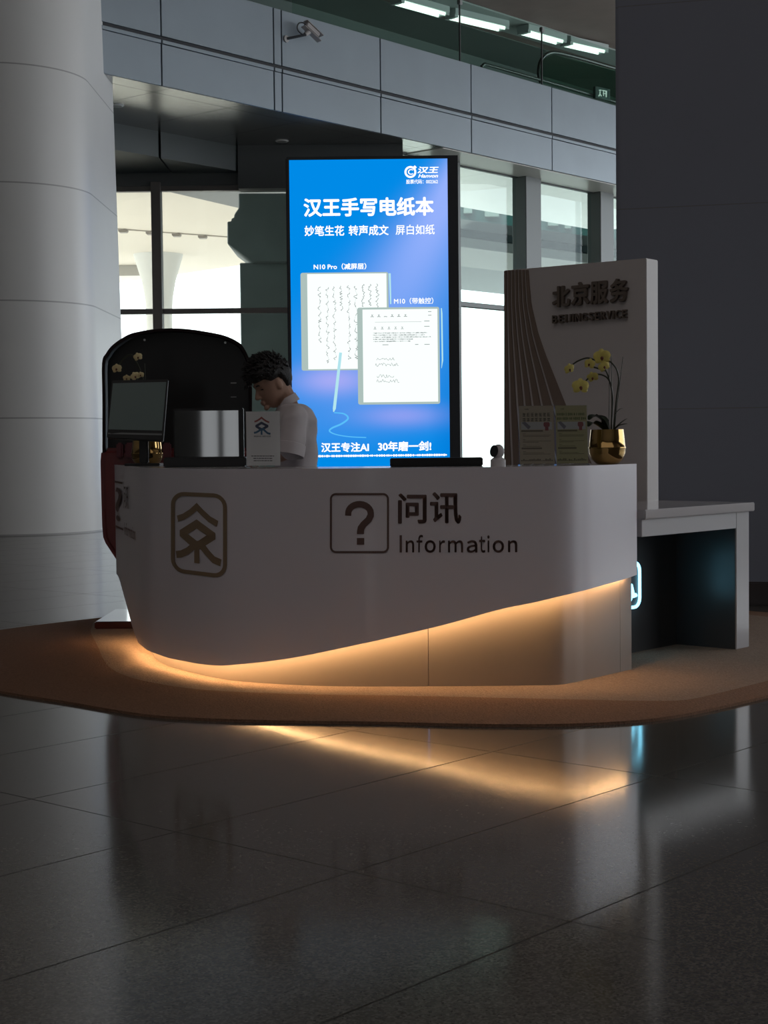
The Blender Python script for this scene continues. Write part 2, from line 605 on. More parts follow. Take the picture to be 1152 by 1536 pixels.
# ---- right windows: deep fins along the beam and glass behind them
GD = 0.93
FD = GD - 0.22
fin_m = mat('fin_metal', (0.11, 0.118, 0.115), 0.45, 0.25)
fr = MB()
fins = []
for px0, px1, py in ((668, 692, 400), (789, 812, 300), (901, 921, 320)):
    a, b = bu(px0, py, FD)[0], bu(px1, py, FD)[0]
    fins.append((a, b))
    fr.obox(bp(a, FD, 0), U * (b - a), -N * 0.34, V((0, 0, ZB)))
a = fins[-1]
for k in (1, 2):
    fr.obox(bp(a[0] + 2.4 * k, FD, 0), U * 0.45, -N * 0.34, V((0, 0, ZB)))
u_end = bu(470, 400, GD)[0]
zh2 = bu(735, 259, GD)[1]
zt2 = bu(720, 459, GD)[1]
ug0, ug1 = fins[0][0] - 1.9, URIGHT
fr.obox(bp(ug0, GD - 0.03, zt2 - 0.05), U * (ug1 - ug0), -N * 0.1, V((0, 0, 0.1)))
fr.obox(bp(ug0, GD - 0.03, zh2), U * (ug1 - ug0), -N * 0.1, V((0, 0, 0.06)))
zsill = at(720, 664, 30.5).z
fr.obox(bp(ug0, GD - 0.03, 0), U * (ug1 - ug0), -N * 0.12, V((0, 0, 0.12)))
win2 = struct(obj('window_2', fr, fin_m, bevel=0.012, segs=1))
pane2_m = glass('window_pane_teal', (0.86, 0.95, 0.93), 0.6)
ends = [ug0] + [(a + b) / 2 for a, b in fins] + [ug1]
for a, b in zip(ends, ends[1:]):
    struct(obj('window_pane', MB().obox(bp(a, GD + 0.02, 0.1), U * (b - a), -N * 0.012, V((0, 0, zh2 - 0.1))), pane2_m, win2))

# ---- big columns
clad_m = mat('column_cladding', (0.66, 0.645, 0.625), 0.38, 0.0, noise_amt=0.03, noise_scale=2)
g = NG(clad_m)
pos = g.n('ShaderNodeNewGeometry').outputs['Position']
zc = at(90, 453, 20.8).z
zc2 = at(90, 627, 20.8).z
jl = g.line(g.dot(pos, (0, 0, 1)), zc2, zc - zc2, 0.018)
src = g.b.inputs['Base Color'].links[0].from_socket
g.l(g.mix(jl, src, (0.36, 0.35, 0.34)), g.b.inputs['Base Color'])
CB = atz(151, 797, 0.0)                                # lower right of the left column at the floor
def colring(z):
    sh = -0.14 * (z / 7.0) * 0.9
    xr = CB.x + sh
    yb = CB.y - 0.9
    R_ = 1.15
    key = [(-3.6, 0.0)] + [(-R_ + R_ * math.sin(t), R_ - R_ * math.cos(t)) for t in [math.pi / 2 * k / 16 for k in range(17)]] + [(0.0, 3.2), (-3.6, 3.2)]
    return [V((xr + x, yb + y, z)) for x, y in key]
c = struct(obj('column', MB().loft([colring(z) for z in (0, 2, 4, 6, 8, 10, CEIL)]), clad_m, smooth=True, angle=24), 'white panel-clad column at the hall window wall, with rounded corner')
col_m = mat('dark_column_panel', (0.235, 0.255, 0.315), 0.55, noise_amt=0.03, noise_scale=1.5)
g = NG(col_m)
pos = g.n('ShaderNodeNewGeometry').outputs['Position']
za, zb_ = at(1040, 310, 11.1).z, at(1040, 613, 11.1).z
jl = g.line(g.dot(pos, (0, 0, 1)), zb_, za - zb_, 0.008)
src = g.b.inputs['Base Color'].links[0].from_socket
g.l(g.mix(jl, src, (0.2, 0.2, 0.22)), g.b.inputs['Base Color'])
x0 = at(924, 400, 11.2).x
cp = [V((x0, 11.2, 0)), V((x0 + 1.7, 10.75, 0)), V((x0 + 2.1, 12.2, 0)), V((x0 + 0.45, 12.7, 0))]
c = struct(obj('column', MB().prism(cp, (0, 0, CEIL)), col_m, bevel=0.02), 'dark grey panelled column behind the sign wall and low desk')
cx = sum((p for p in cp), V()) / 4
struct(obj('trim_1', MB().prism([cx + (p - cx) * 1.03 for p in cp], (0, 0, 0.16)), mat('column_plinth', (0.05, 0.04, 0.04), 0.4), bevel=0.01))

# ================================================================== OUTSIDE
struct(obj('ground', MB().box((-90, 29.2, -0.6), (90, 190, -0.25)), mat('pale_paving', (0.80, 0.78, 0.74), 0.8, noise_amt=0.05, noise_scale=0.5)), 'pale sunlit paving outside the windows')
deck_m = mat('deck_concrete', (0.84, 0.77, 0.68), 0.8, noise_amt=0.05, noise_scale=0.25)
ZD = 9.0
e0, e1 = atz(120, 433, ZD), atz(362, 398, ZD)
dd = (e1 - e0).normalized()
E0, E1 = e0 - dd * 18, e1 + dd * 3
dk = MB().prism([V((E0.x, E0.y, ZD)), V((E1.x, E1.y, ZD)), V((E1.x + 1.0, 47.5, ZD)), V((E0.x, 42, ZD))], (0, 0, 1.3))
deck = struct(obj('road_deck_slab', dk, deck_m, bevel=0.05, segs=1), 'pale beige underside of the elevated road outside')
j0, j1 = atz(140, 340, ZD), atz(345, 355, ZD)
jd = (j1 - j0)
struct(obj('deck_trim', MB().tube([j0 - jd * 0.3 + V((0, 0, -0.01)), j1 + jd * 0.2 + V((0, 0, -0.01))], 0.035, 6), mat('deck_joint', (0.45, 0.41, 0.36), 0.7), deck))
for px, py in ((185, 344), (226, 347), (265, 350), (304, 353)):
    p = atz(px, py, ZD)
    tag(obj('deck_lamp', MB().box(p + V((-0.16, -0.2, -0.12)), p + V((0.16, 0.2, 0))), mat('deck_lamp_metal', (0.3, 0.27, 0.24), 0.6), bevel=0.03),
        'tiny lamp in the row under the beige road deck outside the windows', 'lamp', 'lamps under the road deck')
p = atz(194, 398, ZD)
tag(obj('hanging_sign', MB().box(p + V((-0.75, -0.1, -0.45)), p + V((0.75, 0.1, 0))), mat('deck_sign_metal', (0.42, 0.40, 0.37), 0.6), bevel=0.02), 'small grey board hanging under the beige road deck outside', 'sign')
# mushroom column under the deck
p = at(238, 420, 66)
zc = ZD
prof = [(0.52, -0.25), (0.52, 6.5), (0.56, 7.2), (0.68, 7.9), (0.86, 8.5), (1.0, zc)]
struct(obj('pillar', MB().lathe((p.x, 66, 0), [(r * 1.02, z) for r, z in prof], 32), mat('pillar_concrete', (0.70, 0.70, 0.68), 0.7), smooth=True), 'pale flaring round pillar under the road deck outside')
# dark pier with its stepped corbel, in the shade close to the glass
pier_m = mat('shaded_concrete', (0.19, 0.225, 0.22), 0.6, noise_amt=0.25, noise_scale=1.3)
YP = 33.0
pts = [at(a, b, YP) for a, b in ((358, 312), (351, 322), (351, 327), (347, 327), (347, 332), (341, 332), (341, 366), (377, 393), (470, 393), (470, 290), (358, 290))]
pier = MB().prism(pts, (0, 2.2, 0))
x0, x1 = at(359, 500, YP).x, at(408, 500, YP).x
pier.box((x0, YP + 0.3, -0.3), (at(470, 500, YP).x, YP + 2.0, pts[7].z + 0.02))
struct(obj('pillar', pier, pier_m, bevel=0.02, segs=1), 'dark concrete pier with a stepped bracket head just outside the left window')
# low canopy edge over the pier
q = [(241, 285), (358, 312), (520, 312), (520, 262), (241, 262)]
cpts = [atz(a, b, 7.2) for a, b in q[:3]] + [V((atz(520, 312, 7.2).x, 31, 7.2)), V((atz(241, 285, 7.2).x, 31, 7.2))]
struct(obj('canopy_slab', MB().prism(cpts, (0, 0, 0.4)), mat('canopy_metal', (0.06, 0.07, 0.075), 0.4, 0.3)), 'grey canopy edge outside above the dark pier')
# exterior eaves, far road and green-glass building seen through the right windows
eave = MB().obox(bp(fins[0][0] - 1.0, GD + 0.3, ZB + 0.02), U * 14, -N * 2.4, V((0, 0, 0.3)))
struct(obj('eaves_ceiling', eave, mat('eave_panel', (0.10, 0.105, 0.10), 0.6, 0.0, noise_amt=0.06, noise_scale=1), bevel=0.02))
def far(px0, px1, y0, y1, Y, dep, name, m, slope=0.13):
    a, b = at(px0, y1, Y), at(px1, y1 + slope * (px1 - px0), Y + 6)
    h = at(px0, y0, Y).z - a.z
    return obj(name, MB().prism([a, b, b + V((0, 0, h)), a + V((0, 0, h))], (0, dep, 0)), m, bevel=0.03)
struct(far(600, 1000, 316, 332, 58, 22, 'far_road', mat('far_concrete_shaded', (0.14, 0.15, 0.15), 0.9, spec=0.1, noise_amt=0.1, noise_scale=0.6)), 'pale grey parapet of a far elevated road')  # shade beneath the structures is put into this dark base colour
struct(far(600, 1000, 332, 343, 57, 5, 'far_road', mat('far_concrete_band', (0.05, 0.065, 0.068), 0.9, spec=0.1)), 'dark band of the far elevated road')
struct(far(600, 1000, 343, 358, 56, 6, 'far_road', mat('far_concrete_edge', (0.20, 0.205, 0.20), 0.7)), 'pale lower edge of the far elevated road')
tag(far(560, 1080, 190, 316.2, 66, 6, 'glass_building', mat('green_curtain_wall', (0.018, 0.052, 0.05), 0.3, noise_amt=0.2, noise_scale=0.3)), 'dark teal glass building beyond the far road, through right windows', 'building')
for px, py, ww, hh, sg in ((738, 316, 20, 17, 1), (702, 312, 12, 15, 2), (830, 333, 15, 11, 3), (852, 337, 9, 11, 4)):
    p = at(px, py, 65.6 + 6 * (px - 560) / 520)
    s_ = 72 / F
    tag(obj('wall_panel', MB().box(p + V((-ww / 2 * s_, 0, -hh / 2 * s_)), p + V((ww / 2 * s_, 0.3, hh / 2 * s_))), mat('pale_panel', (0.11, 0.15, 0.14), 0.5), bevel=0.02),
        {1: 'pale square panel on the teal building, the largest of its row', 2: 'pale panel on the teal building beside the screen', 3: 'pale low panel on the teal building, second pane from the screen', 4: 'small pale panel at the end of the teal building'}[sg], 'panel')

# ================================================================== THE COUNTER
ZP = 0.04                                              # top of the carpet
ZT = 1.03                                              # counter top
outer_c = [(-1.595, 9.45), (-1.47, 9.0), (-1.345, 8.52), (-1.297, 8.33), (-1.25, 8.14), (-1.17, 7.92), (-1.04, 7.70), (-0.87, 7.46), (-0.68, 7.29), (-0.29, 7.13), (0.19, 7.09), (0.62, 7.085), (0.80, 7.10), (0.90, 7.17), (0.99, 7.285), (1.21, 7.62)]
inner_c = [(-1.05, 9.5), (-0.97, 9.1), (-0.90, 8.7), (-0.87, 8.52), (-0.84, 8.36), (-0.78, 8.2), (-0.69, 8.06), (-0.6, 7.92), (-0.48, 7.8), (-0.25, 7.70), (0.19, 7.66), (0.55, 7.66), (0.64, 7.68), (0.70, 7.72), (0.74, 7.78), (0.88, 7.96)]
shell = [V((p.x, p.y, 0)) for p in catmull([(x, y, 0) for x, y in outer_c], 12)]
inner = [V((p.x, p.y, 0)) for p in catmull([(x, y, 0) for x, y in inner_c], 12)]
nrm = []
for i in range(len(shell)):
    t = (shell[min(i + 1, len(shell) - 1)] - shell[max(i - 1, 0)]).normalized()
    nrm.append(V((t.y, -t.x, 0)))
bot_tab = [(176, 861), (179, 867), (199, 945), (206, 964), (221, 976), (251, 987), (297, 996), (330, 999), (388, 994), (440, 987), (480, 979), (565, 961), (665, 938), (752, 913), (800, 904), (876, 886), (937, 869), (956, 862)]
zbot = []
for p in shell:
    px = proj((p.x, p.y, 0.3))[0]
    py = interp(px, bot_tab)
    zbot.append(max(at(px, py, p.y).z, ZP + 0.03))
# gentle smoothing so the edge runs as one curve
for _ in range(3):
    zbot = [zbot[0]] + [(zbot[i - 1] + 2 * zbot[i] + zbot[i + 1]) / 4 for i in range(1, len(zbot) - 1)] + [zbot[-1]]
def off(i, d):
    return shell[i] - nrm[i] * d

def shell_hit(px, py, eps=0.0025):
    d = ray(px, py)
    best = None
    for i in range(len(shell) - 1):
        a, b = shell[i], shell[i + 1]
        ex, ey = b.x - a.x, b.y - a.y
        den = d.x * ey - d.y * ex
        if abs(den) < 1e-9:
            continue
        t = (a.x * ey - a.y * ex) / den
        s_ = (a.x * d.y - a.y * d.x) / den
        if -1e-6 <= s_ <= 1 + 1e-6 and t > 0 and (best is None or t < best[0]):
            best = (t, i, s_)
    if best is None:
        return at(px, py, 7.1)
    t, i, s_ = best
    n = nrm[i].lerp(nrm[i + 1], s_)
    return C0 + d * t + n.normalized() * eps

white_m = mat('white_lacquer', (0.73, 0.70, 0.755), 0.30, coat=0.15, noise_amt=0.015, noise_scale=3)
counter = thing('information_counter', 'white curved information counter with glowing underside on the tan carpet', 'counter', (0, 7.4, ZP))
sm = MB()
n = len(shell)
T = 0.014
for i in range(n - 1):
    rows = []
    for j in (i, i + 1):
        o_, q_ = off(j, 0), off(j, T)
        rows.append([V((o_.x, o_.y, ZT)), V((o_.x, o_.y, zbot[j])), V((q_.x, q_.y, zbot[j])), V((q_.x, q_.y, ZT))])
    a, b = rows
    sm.add(a + b, [(0, 4, 5, 1), (1, 5, 6, 2), (2, 6, 7, 3), (3, 7, 4, 0)] + ([(0, 1, 2, 3)] if i == 0 else []) + ([(4, 7, 6, 5)] if i == n - 2 else []))
obj('front_panel', sm, white_m, counter, smooth=True, angle=50)
# worktop
wt = MB()
for i in range(n - 1):
    a, b, c_, d_ = off(i, T), off(i + 1, T), inner[i + 1], inner[i]
    lo_ = [V((p.x, p.y, ZT - 0.035)) for p in (a, b, c_, d_)]
    hi_ = [V((p.x, p.y, ZT)) for p in (a, b, c_, d_)]
    wt.add(lo_ + hi_, [(3, 2, 1, 0), (4, 5, 6, 7), (2, 3, 7, 6)] + ([(0, 4, 7, 3)] if i == 0 else []) + ([(1, 2, 6, 5)] if i == n - 2 else []))
obj('worktop', wt, mat('worktop_gloss', (0.62, 0.60, 0.60), 0.12), counter)
# recessed base in three panels, its seams where the photo shows them
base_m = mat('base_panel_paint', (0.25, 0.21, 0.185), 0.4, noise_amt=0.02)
IN = 0.075
def seg_of(px):
    return min(range(n), key=lambda i: abs(proj((off(i, IN).x, off(i, IN).y, 0.2))[0] - px))
cuts = [12, seg_of(638), seg_of(921), n - 1]
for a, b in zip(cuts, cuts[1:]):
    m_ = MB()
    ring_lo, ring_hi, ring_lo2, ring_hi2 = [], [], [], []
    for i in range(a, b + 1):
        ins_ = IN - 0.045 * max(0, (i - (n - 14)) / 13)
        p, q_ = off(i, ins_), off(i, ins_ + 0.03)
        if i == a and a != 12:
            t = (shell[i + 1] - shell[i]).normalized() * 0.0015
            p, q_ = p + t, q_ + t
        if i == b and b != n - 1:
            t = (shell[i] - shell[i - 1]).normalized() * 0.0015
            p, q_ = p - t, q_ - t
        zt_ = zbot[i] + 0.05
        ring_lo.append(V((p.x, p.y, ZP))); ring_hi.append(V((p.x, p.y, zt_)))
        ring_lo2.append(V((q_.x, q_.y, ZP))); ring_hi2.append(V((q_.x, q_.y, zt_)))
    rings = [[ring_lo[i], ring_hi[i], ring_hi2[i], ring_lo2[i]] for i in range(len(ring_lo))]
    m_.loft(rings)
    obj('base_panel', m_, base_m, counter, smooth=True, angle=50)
# inner carcass: back board of the knee space, hidden from the front
cb = MB()
for i in range(14, n - 6, 1):
    pass
# light strip under the lip
led_m = emission('warm_light_strip', (1.0, 0.58, 0.25), 33.0)
ls = MB()
i0 = seg_of(207)
for i in range(i0, n - 3):
    q = []
    for j in (i, i + 1):
        for dd_ in (0.0145, 0.034):
            p = off(j, dd_)
            q.append(V((p.x, p.y, zbot[j] + 0.001)))
    q2 = [p + V((0, 0, 0.006)) for p in q]
    ls.add(q + q2, [(0, 2, 3, 1), (4, 5, 7, 6), (0, 4, 6, 2), (1, 3, 7, 5)])
obj('light_strip', ls, led_m, counter, label='warm glowing light strip under the lip')
# underside closing the gap above the light strip
un = MB()
for i in range(n - 1):
    q = []
    for j in (i, i + 1):
        for dd_ in (T, IN + 0.03):
            p = off(j, dd_)
            q.append(V((p.x, p.y, zbot[j] + 0.05)))
    un.add(q, [(0, 2, 3, 1)])
obj('underside_board', un, base_m, counter)
# lettering
brown_m = mat('brown_lettering', (0.135, 0.078, 0.068), 0.5)
lt = MB()
frame2d(lt, 495, 739.5, 583.5, 829.5, 9, 3.0, shell_hit)
qm = [(522.3, 773.5), (522.6, 768)] + [(539.3 + 16.9 * math.cos(math.radians(a)), 770 + 13.8 * math.sin(math.radians(a))) for a in range(190, 361, 14)] + [(556.2, 773), (553, 779.5), (545.5, 786.5), (541.8, 792), (540.8, 797), (540.8, 801)]
band2d(lt, qm, [9.2] * 3 + [9.6] * (len(qm) - 8) + [10, 10, 10.5, 10.5, 10.8], shell_hit)
quad2d(lt, 535.4, 807, 546.4, 817, shell_hit)
put_text(lt, '问', (597, 740, 640, 785.5), shell_hit, 0.022)
put_text(lt, '讯', (645, 738, 692, 785.5), shell_hit, 0.022)
quad2d(lt, 599.4, 802.8, 602.9, 828.7, shell_hit)
for ch, x0, y0, x1, y1 in (('ｎ', 608.7, 810.4, 621.3, 828.6), ('ｆ', 624.8, 802.2, 634.6, 828.6), ('ｏ', 637, 810.2, 653.6, 829.1),
                           ('ｒ', 658.8, 810.4, 667.6, 828.6), ('ｍ', 672, 810.4, 694.7, 828.6), ('ａ', 700, 810.2, 716, 829.1), ('ｔ', 718.6, 804.5, 727.8, 829), ('ｉ', 731, 802.8, 734.2, 828.5),
                           ('ｏ', 739, 810.2, 756, 829), ('ｎ', 762, 810.3, 775.8, 828.4)):
    put_text(lt, ch, (x0, y0, x1, y1), shell_hit, 0.016)
obj('lettering', lt, brown_m, counter, label='brown question mark and information lettering')
gold_m = mat('gold_brown_emblem', (0.27, 0.19, 0.115), 0.45, 0.0)
em = MB()
ex = lambda X, Y: (130 + X / 3.29, 660 + Y / 3.29)
def emb(mb, fn, sx, sy, tx, ty, w=1.0, which=(0, 1, 2, 3)):
    """the emblem in a 0..1 box: roof stroke, diamond, spreading legs, short stem"""
    f2 = lambda x, y: fn(tx + sx * x, ty + sy * y)
    if 0 in which:
        band2d(mb, [(0.03, 0.26), (0.17, 0.22), (0.34, 0.13), (0.47, 0.035), (0.60, 0.13), (0.76, 0.23), (0.95, 0.30)], 0.105 * w, f2, 0.05)
    if 1 in which:
        o = [(0.47, 0.25), (0.90, 0.455), (0.90, 0.56), (0.47, 0.79), (0.08, 0.555), (0.08, 0.455)]
        i = [(0.47, 0.405), (0.70, 0.505), (0.70, 0.505), (0.49, 0.62), (0.27, 0.51), (0.27, 0.51)]
        ring2d(mb, o, i, f2)
    if 2 in which:
        band2d(mb, [(0.0, 0.88), (0.12, 0.86), (0.26, 0.80), (0.44, 0.68), (0.56, 0.66), (0.72, 0.80), (0.86, 0.90), (1.03, 0.94)], 0.12 * w, f2, 0.05)
    if 3 in which:
        band2d(mb, [(0.475, 0.70), (0.475, 0.99)], 0.12 * w, f2, 0.05)
def skewed(x, y):
    # the drawing's own coordinates on the panel: left edge 258, right edge 341, sinking a little to the right
    return shell_hit(x, y + (x - 299) * 0.085 * (y - 668) / 130)
frame2d(em, 257, 739, 341, 863, 20, 6, skewed, 4)
emb(em, skewed, 65, 89, 265, 757)
obj('emblem', em, gold_m, counter, label='gold-brown emblem in a rounded frame')
# the same sign on the short left wing
L0, L1 = shell[0], shell[36]
wl = (L0 - L1).length
wdir = (L0 - L1) / wl
wn = V((wdir.y, -wdir.x, 0))
if wn.y > 0:
    wn = -wn
def wing(px, py):
    d = ray(px, 700)
    # distance along the wing where the pixel column meets it, height as measured beside the corner
    den = d.x * wdir.y - d.y * wdir.x
    t = (L1.x * wdir.y - L1.y * wdir.x) / den
    p = C0 + d * t
    z = at(202, py, L1.y).z
    return V((p.x, p.y, z)) + wn * 0.003
wl_ = MB()
def wing_s(s_, py):
    p = L1 + wdir * (wl * s_)
    return V((p.x, p.y, at(202, py, L1.y).z)) + wn * 0.0035
sof = lambda px: (wing(px, 700) - L1).dot(wdir) / wl
put_text(wl_, 'Information', (1 - sof(186), 791, 1 - sof(202.3), 811), lambda x, y: wing_s(1 - x, y))
put_text(wl_, '问讯', (1 - sof(185.5), 732, 1 - sof(192.5), 768), lambda x, y: wing_s(1 - x, y), 0.006)
band2d(wl_, [(0.004, 729), (1 - sof(184), 729)], 3, lambda x, y: wing_s(1 - x, y), 50)
band2d(wl_, [(0.004, 804), (1 - sof(184), 804)], 3, lambda x, y: wing_s(1 - x, y), 50)
put_text(wl_, '?', (0.05, 738, 1 - sof(182.3), 794), lambda x, y: wing_s(1 - x, y))
obj('side_lettering', wl_, brown_m, counter, label='brown information lettering on the short end')

# ---- carpet
def plan(pts, z):
    return [atz(a, b, z) for a, b in pts]
outer_px = [(1152, 1047), (1076, 1065), (1001, 1079.5), (921, 1087), (816, 1090.5), (700, 1090), (576, 1087), (450, 1085.5), (320, 1082), (215, 1075), (100, 1056), (0, 1040)]
inner_px = [(1152, 1021), (1076, 1040), (1026, 1050), (960, 1051), (856, 1049), (700, 1045.5), (576, 1043), (450, 1041), (310, 1035), (230, 1024), (185, 1012), (160, 996), (146, 968), (137, 942)]
o3 = plan(outer_px, 0.0)
i3 = plan(inner_px, ZP)
pR = o3[0]
ext_o = [V((2.15, 7.5, 0)), V((2.65, 8.1, 0)), V((2.95, 8.9, 0)), V((2.85, 9.8, 0)), V((2.2, 10.6, 0)), V((0.5, 11.2, 0))]
ext_i = [V((2.05, 7.58, ZP)), V((2.4, 8.1, ZP)), V((2.6, 8.9, ZP)), V((2.5, 9.6, ZP)), V((2.0, 10.2, ZP)), V((0.5, 10.8, ZP))]
tip_o = [V((-2.12, 7.75, 0)), V((-2.42, 8.4, 0)), V((-2.52, 9.1, 0)), V((-2.42, 9.75, 0)), V((-1.75, 10.6, 0)), V((-1.0, 11.2, 0))]
tip_i = [V((-1.75, 10.2, ZP)), V((-1.0, 10.8, ZP))]
OUT = catmull(ext_o[::-1] + o3 + tip_o, 6)
INN = i3 + tip_i + [e_ for e_ in ext_i[::-1]]
INN = [V((p.x, p.y, ZP)) for p in catmull(ext_i[::-1] + i3 + tip_i, 6)]
carpet_m = mat('tan_carpet', (0.27, 0.195, 0.148), 0.95, noise_amt=0.5, noise_scale=110, bump=0.7, spec=0.1)
border_m = mat('rust_carpet', (0.225, 0.128, 0.083), 0.95, noise_amt=0.5, noise_scale=110, bump=0.7, spec=0.1)
carpet = thing('carpet', 'tan carpet with a sloping rust-brown border under the counter', 'carpet', (0, 8.5, 0))
def tri_fill(mb, poly):
    from mathutils.geometry import tessellate_polygon
    mb.add(poly, [list(t) for t in tessellate_polygon([poly])])
top = MB()
tri_fill(top, INN)
k_ = len(INN)
top.add(INN + [V((p.x, p.y, 0.0)) for p in INN], [[i, (i + 1) % k_, k_ + (i + 1) % k_, k_ + i] for i in range(k_)])
obj('carpet_field', top, carpet_m, carpet)
# border: from the field's edge down to the thin outer rim
def resample(poly, m):
    L = [0]
    for a, b in zip(poly, poly[1:] + poly[:1]):
        L.append(L[-1] + (b - a).length)
    out = []
    for k in range(m):
        t = L[-1] * k / m
        i = max(j for j in range(len(L)) if L[j] <= t + 1e-9)
        i = min(i, len(poly) - 1)
        a, b = poly[i], poly[(i + 1) % len(poly)]
        f_ = (t - L[i]) / max(1e-9, (L[i + 1] - L[i]))
        out.append(a.lerp(b, f_))
    return out
def nearest_on(poly, p):
    best = None
    for a, b in zip(poly, poly[1:] + poly[:1]):
        ab = b - a
        t = max(0, min(1, (p - a).dot(ab) / max(1e-9, ab.dot(ab))))
        q_ = a + ab * t
        d_ = (q_ - p).length
        if best is None or d_ < best[0]:
            best = (d_, q_)
    return best[1]
OR = resample(OUT, 220)
IR = [nearest_on(INN, p) for p in OR]
bd = MB()
rim = [V((p.x, p.y, 0.012)) for p in OR]
bd.loft([[V((p.x, p.y, 0.0)) for p in OR], rim, [p.copy() for p in IR]], cap=False)
obj('border', bd, border_m, carpet, smooth=True, angle=60, label='rust-brown sloping border')

# ================================================================== LOW DESK at the right end
P0, P1 = atz(957, 770, 0.80), atz(1124.5, 753.5, 0.80)
leg_r = atz(1122.5, 972, ZP)
D1 = V((0.667, 0.745, 0)).normalized()
P1 = V((leg_r.x + 0.016, leg_r.y + 0.05, 0))
D2 = V((-D1.y, D1.x, 0))
DL = 1.04
P0 = P1 - D1 * DL
desk = thing('low_desk', 'white low desk with dark knee space beside the counter end', 'desk', (P1.x, P1.y, ZP))
ZDK = at(1124, 753.5, P1.y).z
th = at(1124, 753.5, P1.y).z - at(1124, 766.5, P1.y).z
desk_m = mat('desk_white', (0.50, 0.485, 0.50), 0.3, coat=0.2)
Z3 = lambda p, z: V((p.x, p.y, z))
obj('desk_top', MB().obox(Z3(P0, ZDK - th) - D2 * 0.02, D1 * (DL + 0.025), D2 * 0.62, V((0, 0, th))), mat('desk_top_gloss', (0.55, 0.52, 0.53), 0.13, coat=0.3), desk, bevel=0.004)
lw = 0.135
obj('side_leg', MB().obox(Z3(P1 - D1 * lw, ZP), D1 * lw, D2 * 0.58, V((0, 0, ZDK - th - ZP))), desk_m, desk, bevel=0.003)
obj('apron', MB().obox(Z3(P0, ZDK - th - 0.085), D1 * (DL - lw), D2 * 0.03, V((0, 0, 0.085))), desk_m, desk, bevel=0.002)
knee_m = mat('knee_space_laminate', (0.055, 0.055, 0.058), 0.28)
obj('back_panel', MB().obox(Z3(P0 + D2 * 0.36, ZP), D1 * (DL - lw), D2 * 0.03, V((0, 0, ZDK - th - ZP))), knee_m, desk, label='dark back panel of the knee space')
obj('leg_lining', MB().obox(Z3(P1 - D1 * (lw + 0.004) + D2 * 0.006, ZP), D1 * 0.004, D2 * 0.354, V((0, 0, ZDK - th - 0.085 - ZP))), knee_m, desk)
# glowing wheelchair sign on the back panel
pl0 = P0 + D2 * 0.359
def neon(px, py):
    return atp(px, py, pl0, D2) - D2 * 0.0
c_sign = atp(954.5, 875, pl0, D2)
zc0, zc1 = atp(962, 908, pl0, D2).z, atp(962, 842, pl0, D2).z
sz = zc1 - zc0
def sg(x, y):
    """sign face: x, y in 0..1 from its lower left; it ends where the photo shows its rounded right edge"""
    p = c_sign - D1 * (sz * (1 - x)) - D2 * 0.02
    return V((p.x, p.y, zc0 + sz * y))
neon_m = emission('neon_cyan', (0.25, 0.74, 1.0), 3.4)
acc = thing('wheelchair_sign', 'glowing cyan wheelchair sign on the dark knee space of the low desk', 'sign', Z3(sg(0.5, 0), zc0))
obj('sign_plate', MB().prism([sg(x, y) + D2 * 0.006 for x, y in rrect(-0.02, -0.02, 1.02, 1.02, 0.2)], D2 * 0.0135), mat('sign_plate_black', (0.012, 0.013, 0.016), 0.4), acc)
tb = [sg(x, y) for x, y in rrect(0, 0, 1, 1, 0.2)]
obj('border', MB().tube(tb + tb[:2], 0.0085, 8), neon_m, acc, smooth=True)
sy = MB()
sy.ellipsoid(sg(0.42, 0.83), (0.018, 0.018, 0.018))
sy.tube([sg(*q) for q in ((0.42, 0.70), (0.45, 0.52), (0.64, 0.50), (0.74, 0.24), (0.84, 0.27))], 0.011, 8)
sy.tube([sg(0.44, 0.61), sg(0.60, 0.61)], 0.008, 8)
sy.tube([sg(0.43 + 0.24 * math.cos(math.radians(a)), 0.33 + 0.24 * math.sin(math.radians(a))) for a in range(120, 371, 12)], 0.0085, 8)
obj('symbol', sy, neon_m, acc, smooth=True)

# ================================================================== SIGN WALL
A = V((at(970, 560, 8.85).x, 8.85, 0))
SD1 = V((0.60, 0.80, 0)).normalized()
SD2 = V((-SD1.y, SD1.x, 0))
# left end: where the plane meets the pixel column of the panel's left edge
pe_ = atp(757, 550, A, SD1)
SWID = (pe_ - A).dot(SD2)
ztop = atp(970, 387, A, SD1).z
sign_wall = thing('sign_board', 'tall white sign board with brown ribs and raised bronze lettering', 'sign', (A.x, A.y, ZP))
th_s = 0.14
slab_m = mat('sign_wall_paint', (0.56, 0.525, 0.515), 0.5, noise_amt=0.015)
obj('sign_panel', MB().obox(Z3(A, ZP), SD2 * SWID, SD1 * th_s, V((0, 0, ztop - ZP))), slab_m, sign_wall, bevel=0.004)
def sw(px, py, z=0.0):
    p = atp(px, py, A, SD1)
    return p - SD1 * (0.002 + z)
rb_m = mat('brown_rib', (0.21, 0.155, 0.12), 0.5, noise_amt=0.12, noise_scale=15)
edge_tab = [(403, 793), (430, 795), (457.5, 797.5), (501, 808), (530, 818), (557.5, 829), (607.5, 849), (660, 871), (720, 899)]
fr_top = [0, 0.13, 0.28, 0.43, 0.57, 0.72, 0.86, 1.0]
fr_bot = [0, 0.09, 0.21, 0.33, 0.46, 0.61, 0.79, 1.0]
